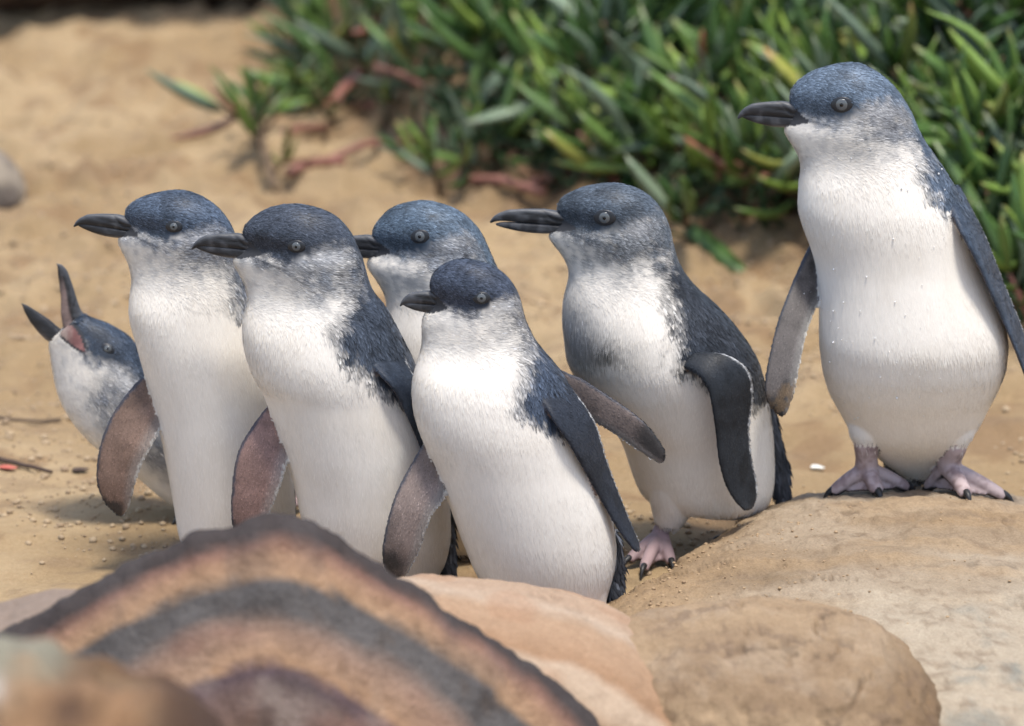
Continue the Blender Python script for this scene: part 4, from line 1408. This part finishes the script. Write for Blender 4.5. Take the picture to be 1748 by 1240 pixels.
# ---- small penguin calling with an open bill, far left
M_MOUTH = mat('mouth_pink', (0.55, 0.24, 0.22), rough=0.45, spec=0.4, noise=[(200, 0.3, (0.7, 0.6, 0.6))])
P0 = dict(Y=3.36, eye=(184, 596), tip=(67, 485), gape=(150, 592), eyer=(11, 6.5), cap=(0.042, 0.058, 0.085), back=(0.05, 0.06, 0.075), grey=(0.20, 0.21, 0.23), kgrey=0.75, down=(0.75, 0, -0.8), fd=0.8, gf=(0.02, -0.3), gg=(-0.62, -0.30), capdrop=-0.01, ear=0.3,
          pairs=[((97, 571), (128, 545), .5), ((83, 578), (137, 533), .5), ((83, 592), (152, 541), .58), ((87, 615), (185, 553), .62), ((91, 640), (220, 574), .66), ((97, 668), (246, 608), .74), ((108, 695), (272, 640), .8), ((126, 722), (297, 668), .84), ((148, 747), (322, 695), .86), ((172, 768), (345, 722), .86), ((202, 790), (362, 757), .86), ((238, 815), (372, 795), .86), ((265, 840), (376, 830), .86), ((292, 858), (372, 862), .84), ((315, 880), (360, 890), .8)],
          backfn=lambda px, py, n: sst(-14, 10, (px - 262) - (py - 640) * 0.75 + 18 * n),
          bill=([((96, 450), (98, 453), .8), ((106, 452), (99, 468), 1.9), ((115, 462), (101, 484), 2.8), ((124, 487), (104, 508), 3.8), ((131, 510), (104, 538), 4.9), ((138, 530), (108, 560), 5.3), ((150, 545), (125, 572), 6.4), ((165, 560), (145, 588), 6.8)],
                [((36, 518), (38, 521), .8), ((46, 521), (42, 533), 2.0), ((60, 530), (51, 549), 3.2), ((84, 546), (65, 567), 4.4), ((107, 566), (78, 580), 5.4), ((128, 582), (98, 590), 5.6), ((148, 594), (125, 606), 6)]),
          mouthpoly=[(104, 566), (112, 552), (126, 551), (141, 568), (151, 591), (129, 582)],
          base=(*on_ground(335, 905)[:2], 0), feet=[], look=-0.1,
          label='small penguin at the far left calling with its bill wide open')
_b = on_plane(340, 890, 3.36)
P0['feet'] = simple_feet(450, 900, 3.36, top=max(0.02, _b[2] + .02))
penguin(P0)

# ---- second from the left
P1 = dict(chin=0.4, Y=3.22, eye=(297, 387), tip=(128, 381), gape=(235, 396), eyer=(13.5, 7), cap=(0.060, 0.080, 0.112), back=(0.070, 0.092, 0.130), grey=(0.22, 0.23, 0.25), kgrey=0.95, gf=(0.12, -0.25), gg=(-0.48, -0.22), ratio=BASE_R(387), ear=0.0,
          sec=[(326, 286, 314), (330, 262, 331), (337, 240, 346), (348, 221, 364), (360, 209, 377), (374, 214, 388), (387, 221, 396), (396, 214, 399), (402, 197, 401), (417, 200, 402), (435, 212, 404), (455, 221, 407), (470, 224, 412), (485, 225, 418), (505, 221, 424), (525, 219, 429), (550, 222, 438), (575, 229, 448), (600, 236, 457), (640, 247, 467), (700, 265, 482), (775, 281, 496), (850, 295, 504), (910, 304, 504), (950, 322, 490), (975, 345, 470)],
          xb=[(387, 420), (430, 400), (450, 392), (480, 398), (505, 402), (530, 414), (555, 438), (600, 490), (700, 540), (3000, 580)],
          flip=dict(show='inner', inner=(0.25, 0.165, 0.125), pairs=[((250, 640), (285, 700), .0, -.01), ((236, 648), (272, 722), -.005, -.015), ((215, 672), (272, 738), -.01, -.02), ((190, 708), (268, 746), -.015, -.025), ((175, 742), (256, 768), -.02, -.03), ((166, 778), (243, 790), -.022, -.03), ((163, 815), (232, 822), -.022, -.03), ((170, 845), (226, 850), -.02, -.028), ((186, 868), (220, 870), -.02, -.025), ((202, 880), (213, 878), -.02, -.022)]),
          base=(*on_plane(400, 960, 3.22)[:2], 0), feet=simple_feet(405, 950, 3.22), label='tall upright penguin behind the calling one, bill pointing left')
penguin(P1)

# ---- third from the left
P2 = dict(Y=3.14, eye=(506, 421), tip=(329, 419), gape=(445, 428), eyer=(14, 8), cap=(0.046, 0.055, 0.072), back=(0.042, 0.053, 0.072), grey=(0.20, 0.21, 0.225), kgrey=0.7, ratio=BASE_R(421), ear=0.7,
          sec=[(350, 482, 512), (353, 463, 532), (361, 446, 558), (372, 430, 577), (385, 417, 589), (397, 409, 599), (410, 418, 606), (424, 424, 611), (433, 406, 615), (440, 390, 618), (450, 396, 621), (465, 407, 625), (485, 417, 630), (505, 423, 640), (520, 421, 655), (540, 415, 666), (560, 413, 677), (585, 414, 690), (610, 420, 703), (640, 431, 714), (670, 450, 724), (707, 462, 735), (760, 480, 748), (800, 494, 758), (830, 503, 764), (870, 511, 769), (920, 524, 770), (955, 540, 763), (985, 565, 748), (1010, 600, 720)],
          xb=[(421, 612), (440, 606), (470, 602), (500, 596), (520, 580), (555, 568), (580, 587), (600, 612), (620, 630), (640, 648), (670, 690), (720, 760), (760, 800), (3000, 830)],
          flip=dict(show='inner', inner=(0.31, 0.195, 0.165), pairs=[((480, 670), (500, 715), .0, -.01), ((458, 690), (496, 745), -.005, -.015), ((432, 724), (494, 775), -.012, -.02), ((409, 760), (489, 797), -.018, -.026), ((398, 800), (482, 825), -.022, -.03), ((394, 850), (469, 855), -.024, -.03), ((394, 890), (457, 888), -.024, -.03), ((402, 920), (446, 915), -.022, -.028), ((418, 938), (434, 934), -.02, -.025)]),
          flip2=dict(show='outer', outer=(0.030, 0.040, 0.058), pairs=[((622, 600), (680, 596), -.03, -.01), ((636, 624), (692, 618), -.048, -.02), ((648, 640), (705, 640), -.058, -.03), ((668, 658), (722, 668), -.06, -.03), ((692, 705), (742, 705), -.055, -.03), ((716, 762), (757, 760), -.045, -.025), ((735, 810), (764, 808), -.035, -.02), ((750, 845), (762, 845), -.03, -.02)]),
          tail=[[((740, 860), (772, 860), .02, .02), ((745, 900), (775, 895), .02, .02), ((748, 950), (776, 950), .02, .02), ((752, 990), (772, 992), .015, .015)]],
          base=(*on_plane(650, 1000, 3.14)[:2], 0), feet=simple_feet(655, 1000, 3.14), label='penguin with blackish cap, third from the left, bill crossing the neck behind')
penguin(P2)

# ---- behind, only head and neck in view
P3 = dict(chin=0.5, Y=3.25, eye=(717, 404), tip=(556, 424), gape=(665, 427), eyer=(15, 9), cap=(0.086, 0.118, 0.155), back=(0.07, 0.095, 0.13), grey=(0.20, 0.21, 0.225), kgrey=0.95, gf=(0.14, -0.1), gg=(-0.42, -0.22), ratio=BASE_R(404), ear=0.9, fd=0.9, capdrop=-0.015,
          sec=[(344, 706, 734), (348, 684, 752), (358, 663, 780), (370, 650, 797), (385, 639, 812), (398, 631, 822), (412, 640, 829), (422, 646, 833), (434, 638, 838), (446, 621, 843), (455, 625, 848), (475, 640, 855), (492, 652, 861), (512, 660, 867), (527, 660, 875), (555, 652, 888), (590, 646, 905), (630, 648, 920), (680, 655, 930), (740, 668, 935), (800, 685, 930), (860, 705, 915), (905, 725, 890), (935, 750, 865)],
          xb=[(404, 835), (440, 822), (480, 815), (530, 815), (600, 840), (700, 900), (3000, 960)],
          flip=dict(show='inner', inner=(0.23, 0.185, 0.165), pairs=[((890, 600), (890, 655), .0, .0), ((920, 612), (920, 672), -.02, -.02), ((962, 634), (950, 688), -.04, -.04), ((992, 645), (985, 705), -.06, -.06), ((1032, 671), (1020, 724), -.08, -.08), ((1071, 696), (1056, 746), -.095, -.095), ((1101, 720), (1085, 767), -.105, -.105), ((1123, 746), (1111, 786), -.11, -.11), ((1136, 770), (1129, 792), -.112, -.112)]),
          stain=[(672, 580, 40, 60, 0.4, (0.3, 0.3, 0.3))],
          base=(*on_plane(800, 940, 3.25)[:2], 0), feet=simple_feet(800, 930, 3.25), label='half hidden penguin with black ear spot behind two others, wing held out')
penguin(P3)

# ---- front, in the middle
P6 = dict(Y=3.07, eye=(822, 509), tip=(684, 517), gape=(762, 521), eyer=(13.5, 8), bys=1.3, cap=(0.050, 0.062, 0.088), back=(0.042, 0.056, 0.082), grey=(0.22, 0.215, 0.215), kgrey=0.62, ratio=[(0, .66), (540, .66), (620, .8), (720, .85), (3000, .86)], ear=0.2, gf=(0.05, -0.35), gg=(-0.6, -0.3),
          sec=[(444, 776, 803), (447, 764, 821), (456, 748, 845), (470, 736, 863), (485, 731, 876), (498, 733, 883), (510, 742, 888), (520, 742, 890), (528, 731, 892), (535, 721, 893), (546, 719, 896), (565, 720, 905), (585, 721, 915), (605, 716, 932), (635, 706, 957), (662, 702, 974), (695, 704, 987), (727, 712, 998), (760, 725, 1008), (792, 740, 1018), (830, 755, 1031), (870, 770, 1042), (910, 784, 1050), (940, 796, 1053), (970, 808, 1050), (1000, 826, 1042), (1022, 870, 1036), (1040, 930, 1030)],
          xb=[(509, 905), (530, 893), (560, 893), (585, 888), (605, 893), (640, 882), (665, 878), (690, 897), (705, 922), (720, 948), (760, 1020), (800, 1060), (900, 1090), (3000, 1100)],
          flip=dict(show='inner', inner=(0.25, 0.195, 0.17), pairs=[((745, 735), (765, 770), .0, -.01), ((722, 756), (758, 812), -.005, -.015), ((699, 796), (766, 838), -.012, -.02), ((680, 830), (757, 856), -.018, -.026), ((667, 865), (739, 876), -.022, -.03), ((657, 905), (728, 906), -.024, -.03), ((651, 940), (718, 936), -.024, -.03), ((654, 968), (705, 964), -.022, -.028), ((668, 988), (692, 984), -.02, -.025)]),
          flip2=dict(show='outer', outer=(0.024, 0.029, 0.040), pairs=[((905, 650), (965, 648), -.025, .0), ((922, 680), (984, 674), -.042, -.006), ((938, 706), (1003, 700), -.052, -.012), ((950, 728), (1020, 728), -.055, -.015), ((966, 749), (1026, 755), -.053, -.015), ((990, 790), (1036, 790), -.045, -.012), ((1009, 824), (1049, 824), -.036, -.01), ((1030, 862), (1064, 862), -.03, -.008), ((1053, 902), (1081, 904), -.025, -.006), ((1073, 930), (1094, 931), -.022, -.006), ((1084, 941), (1092, 938), -.02, -.006)]),
          thighs=[[(985, 960, -.01, 24), (1003, 1010, -.012, 18), (1012, 1048, -.012, 12)]],
          tail=[[((1035, 905), (1054, 905), .02, .02), ((1030, 950), (1063, 950), .02, .02), ((1032, 990), (1064, 988), .02, .02), ((1036, 1025), (1050, 1024), .015, .015)]],
          base=(*on_ground(990, 1060)[:2], 0), label='penguin nearest the camera in the middle, leaning, dark wing hanging free')
_h1, _h2 = on_ground(1012, 1062), on_ground(905, 1062)
P6['feet'] = [dict(top=on_plane(1012, 1042, 3.06), heel=_h1 * C3(1, 1, 0), toes=[_h1 + C3(-.03, -.03, 0), _h1 + C3(-.005, -.042, 0), _h1 + C3(.02, -.036, 0)], r=7.5),
              dict(top=on_plane(905, 1020, 3.06), heel=_h2 * C3(1, 1, 0), toes=[_h2 + C3(-.038, -.02, 0), _h2 + C3(-.02, -.04, 0), _h2 + C3(.008, -.042, 0)], r=7.5)]
penguin(P6)

# ---- second tallest, right of the middle
P5 = dict(chin=0.55, Y=3.25, eye=(1032, 372), tip=(839, 374), gape=(980, 386), eyer=(17.5, 10), bys=0.76, gap=0.06, cap=(0.070, 0.088, 0.110), back=(0.028, 0.033, 0.042), grey=(0.15, 0.158, 0.165), kgrey=0.95, gf=(0.2, -0.12), gg=(-0.44, -0.22), ear=0.6, ratio=BASE_R(372), patch=0.9,
          sec=[(314, 1027, 1055), (317, 1004, 1075), (325, 980, 1095), (338, 958, 1113), (351, 946, 1125), (364, 952, 1133), (378, 958, 1139), (388, 950, 1143), (397, 930, 1145), (407, 935, 1147), (420, 947, 1150), (440, 963, 1155), (460, 972, 1164), (480, 970, 1178), (500, 964, 1197), (520, 960, 1220), (550, 959, 1249), (585, 963, 1276), (615, 966, 1294), (650, 984, 1305), (700, 1020, 1315), (750, 1060, 1321), (800, 1076, 1323), (835, 1089, 1321), (856, 1108, 1314), (870, 1160, 1302), (880, 1225, 1288)],
          dY=[(0, 0), (480, 0), (700, 0.015), (900, 0.02)],
          xb=[(372, 1122), (400, 1125), (440, 1118), (470, 1125), (500, 1137), (550, 1142), (590, 1154), (615, 1172), (650, 1230), (685, 1300), (700, 1325), (760, 1350), (3000, 1360)],
          flip=dict(show='outer', outer=(0.022, 0.026, 0.032), thick=(5, 2.2), pairs=[((1167, 628), (1190, 602), -.066, -.060), ((1190, 638), (1232, 601), -.078, -.066), ((1205, 655), (1268, 618), -.084, -.066), ((1212, 675), (1284, 642), -.086, -.062), ((1217, 705), (1284, 688), -.085, -.058), ((1222, 740), (1277, 728), -.082, -.056), ((1226, 785), (1282, 780), -.08, -.055), ((1236, 826), (1292, 822), -.075, -.05), ((1253, 857), (1294, 850), -.07, -.048), ((1270, 871), (1285, 866), -.065, -.048)]),
          tail=[[((1300, 690), (1320, 690), .04, .04), ((1308, 740), (1331, 740), .04, .04), ((1316, 800), (1346, 796), .04, .04), ((1322, 850), (1347, 848), .04, .04), ((1326, 866), (1336, 862), .04, .04)]],
          thighs=[[(1165, 750, .01, 40), (1158, 805, .0, 33), (1150, 850, -.003, 25), (1144, 878, -.004, 18), (1138, 898, -.005, 12)], [(1275, 830, .03, 24), (1288, 870, .03, 12)]],
          stain=[(1010, 588, 66, 28, 1.0, (0.085, 0.08, 0.07)), (975, 545, 34, 60, 0.55, (0.2, 0.2, 0.2)), (985, 570, 50, 50, 0.5, (0.28, 0.28, 0.28)), (1000, 640, 60, 60, 0.30, (0.45, 0.42, 0.32))],
          base=(*on_ground(1130, 955)[:2], 0), label='penguin with long parted bill and dark grey bib, striding left')
_h1 = on_ground(1128, 948)
_h2 = on_plane(1292, 880, 3.29)
P5['feet'] = [dict(top=on_plane(1136, 890, 3.245), heel=np.array([_h1[0], 3.245, 0]), toes=[on_ground(1076, 962), on_ground(1100, 976), on_ground(1145, 966)], r=9.0, k=1.1, jz=0.017),
              dict(top=on_plane(1291, 872, 3.28), heel=np.array([_h2[0], 3.29, 0.0]), toes=[np.array([_h2[0] - .035, 3.27, 0]), np.array([_h2[0] - .02, 3.255, 0]), np.array([_h2[0] + .01, 3.25, 0])], r=8.5)]
P5['foot'] = (0.33, 0.235, 0.235)
penguin(P5)

# ---- tallest, on the slab
ZS = 0.060
P7 = dict(tailc=(0.14, 0.135, 0.125), Y=3.27, eye=(1437, 179), tip=(1261, 196), gape=(1376, 203), eyer=(17, 10.5), cap=(0.105, 0.140, 0.185), back=(0.072, 0.096, 0.132), grey=(0.25, 0.255, 0.265), kgrey=0.85, ear=0.7, bys=1.05, gf=(0.16, -0.3), gg=(-0.50, -0.26), z0=ZS,
          ratio=[(0, .60), (210, .60), (290, .75), (380, .74), (3000, .74)],
          sec=[(108, 1436, 1464), (110, 1421, 1474), (118, 1394, 1489), (130, 1371, 1508), (145, 1355, 1525), (160, 1344, 1536), (174, 1346, 1546), (188, 1354, 1554), (201, 1353, 1560), (211, 1340, 1564), (219, 1332, 1567), (237, 1345, 1576), (255, 1357, 1588), (272, 1366, 1601), (287, 1368, 1610), (305, 1364, 1622), (330, 1362, 1636), (357, 1361, 1649), (392, 1371, 1660), (420, 1383, 1667), (455, 1393, 1676), (500, 1398, 1696), (550, 1398, 1714), (585, 1398, 1721), (630, 1403, 1717), (667, 1413, 1703), (695, 1428, 1687), (720, 1442, 1676), (742, 1453, 1662), (760, 1474, 1643), (785, 1502, 1614), (812, 1540, 1588)],
          dY=[(0, 0), (300, 0), (600, -0.012), (760, 0.01), (820, 0.03)],
          xb=[(179, 1570), (215, 1560), (250, 1572), (290, 1558), (310, 1572), (330, 1586), (345, 1604), (365, 1635), (420, 1668), (500, 1720), (3000, 1800)],
          kfar=[(250, 0), (400, 0.12), (3000, 0.12)],
          flip=dict(show='inner', inner=(0.125, 0.110, 0.102), sandy=True, pairs=[((1395, 400), (1412, 445), 0.03, 0.026), ((1382, 418), (1410, 465), 0.022, 0.018), ((1368, 446), (1405, 492), 0.01, 0.006), ((1353, 480), (1400, 516), -0.005, -0.009), ((1339, 515), (1388, 536), -0.02, -0.024), ((1326, 550), (1378, 566), -0.032, -0.036), ((1314, 600), (1370, 602), -0.045, -0.049), ((1306, 640), (1362, 645), -0.055, -0.059), ((1303, 672), (1356, 676), -0.06, -0.064), ((1312, 695), (1347, 698), -0.062, -0.066), ((1328, 707), (1341, 709), -0.062, -0.066)]),
          flip2=dict(show='outer', outer=(0.050, 0.068, 0.098), sandy=True, thick=(5.5, 2.4), pairs=[((1606, 322), (1636, 318), -.008, .02), ((1619, 345), (1648, 340), -.026, .016), ((1629, 370), (1661, 366), -.045, .014), ((1642, 398), (1676, 394), -.056, .015), ((1660, 430), (1690, 428), -.06, .015), ((1674, 458), (1701, 458), -.058, .015), ((1694, 505), (1719, 502), -.055, .015), ((1716, 555), (1740, 552), -.05, .015), ((1733, 595), (1754, 592), -.046, .015), ((1750, 640), (1766, 636), -.042, .015), ((1764, 675), (1772, 672), -.04, .01)]),
          thighs=[[(1500, 650, .025, 34), (1487, 700, .0, 26), (1482, 732, -.010, 19.5), (1480, 750, -.013, 16), (1480, 760, -.014, 11)], [(1625, 650, .025, 36), (1630, 700, .0, 27), (1630, 735, -.010, 20), (1630, 753, -.013, 16.5), (1630, 763, -.014, 11)]],
          tail=[[((1515, 740), (1585, 740), .045, .045), ((1512, 770), (1588, 770), .05, .05), ((1508, 800), (1585, 800), .055, .055), ((1520, 822), (1570, 820), .058, .058)]],
          base=(*on_ground(1550, 835, ZS)[:2], ZS), label='tallest penguin, pale blue cap and white front, standing on the slab at the right')


def slab_z(x, y):
    d = (SLABP[:, 0] - x) ** 2 + (SLABP[:, 1] - y) ** 2
    i = np.argsort(d)[:6]
    return SLABP[i, 2].mean()


def slab_pt(px, py):
    z = ZS
    for _ in range(5):
        P = on_ground(px, py, z)
        z = slab_z(P[0], P[1])
    return np.array([P[0], P[1], z])


def foot7(ankle, heelpx, toes):
    T = [slab_pt(*q) for q in toes]
    h = on_plane(heelpx[0], heelpx[1], 3.265)
    hz = slab_z(h[0], min(h[1], 3.28))
    return dict(top=on_plane(*ankle, 3.257), heel=np.array([h[0], 3.262, hz]), toes=T, r=12.5, k=1.42, jz=0.023)


P7['feet'] = [foot7((1479, 758), (1478, 822), [(1424, 845), (1497, 846), (1545, 838)]), foot7((1629, 762), (1618, 820), [(1586, 836), (1648, 851), (1709, 851)])]
r7, V7, N7, root7 = penguin(P7)
# drops of water on the white front
px7, py7 = project(V7)
cand = np.nonzero((N7[:, 1] < -0.15) & (py7 > 250) & (py7 < 720) & (px7 > 1370) & (px7 < 1612))[0]
ii = RNG.choice(cand, 90, replace=False)
parts = []
for i in ii:
    r = 0.0004 + 0.0007 * random.random() ** 3
    parts.append(uv_ball(V7[i] + N7[i] * (0.0006 + r * 0.4) - root7, r, 5, 7))
v, q, t = joined(parts)
tag(put(bpy.data.objects.new('water_droplets', np_mesh('water_droplets', v, [q, t], None, [M_DROP])), r7), kind='stuff')
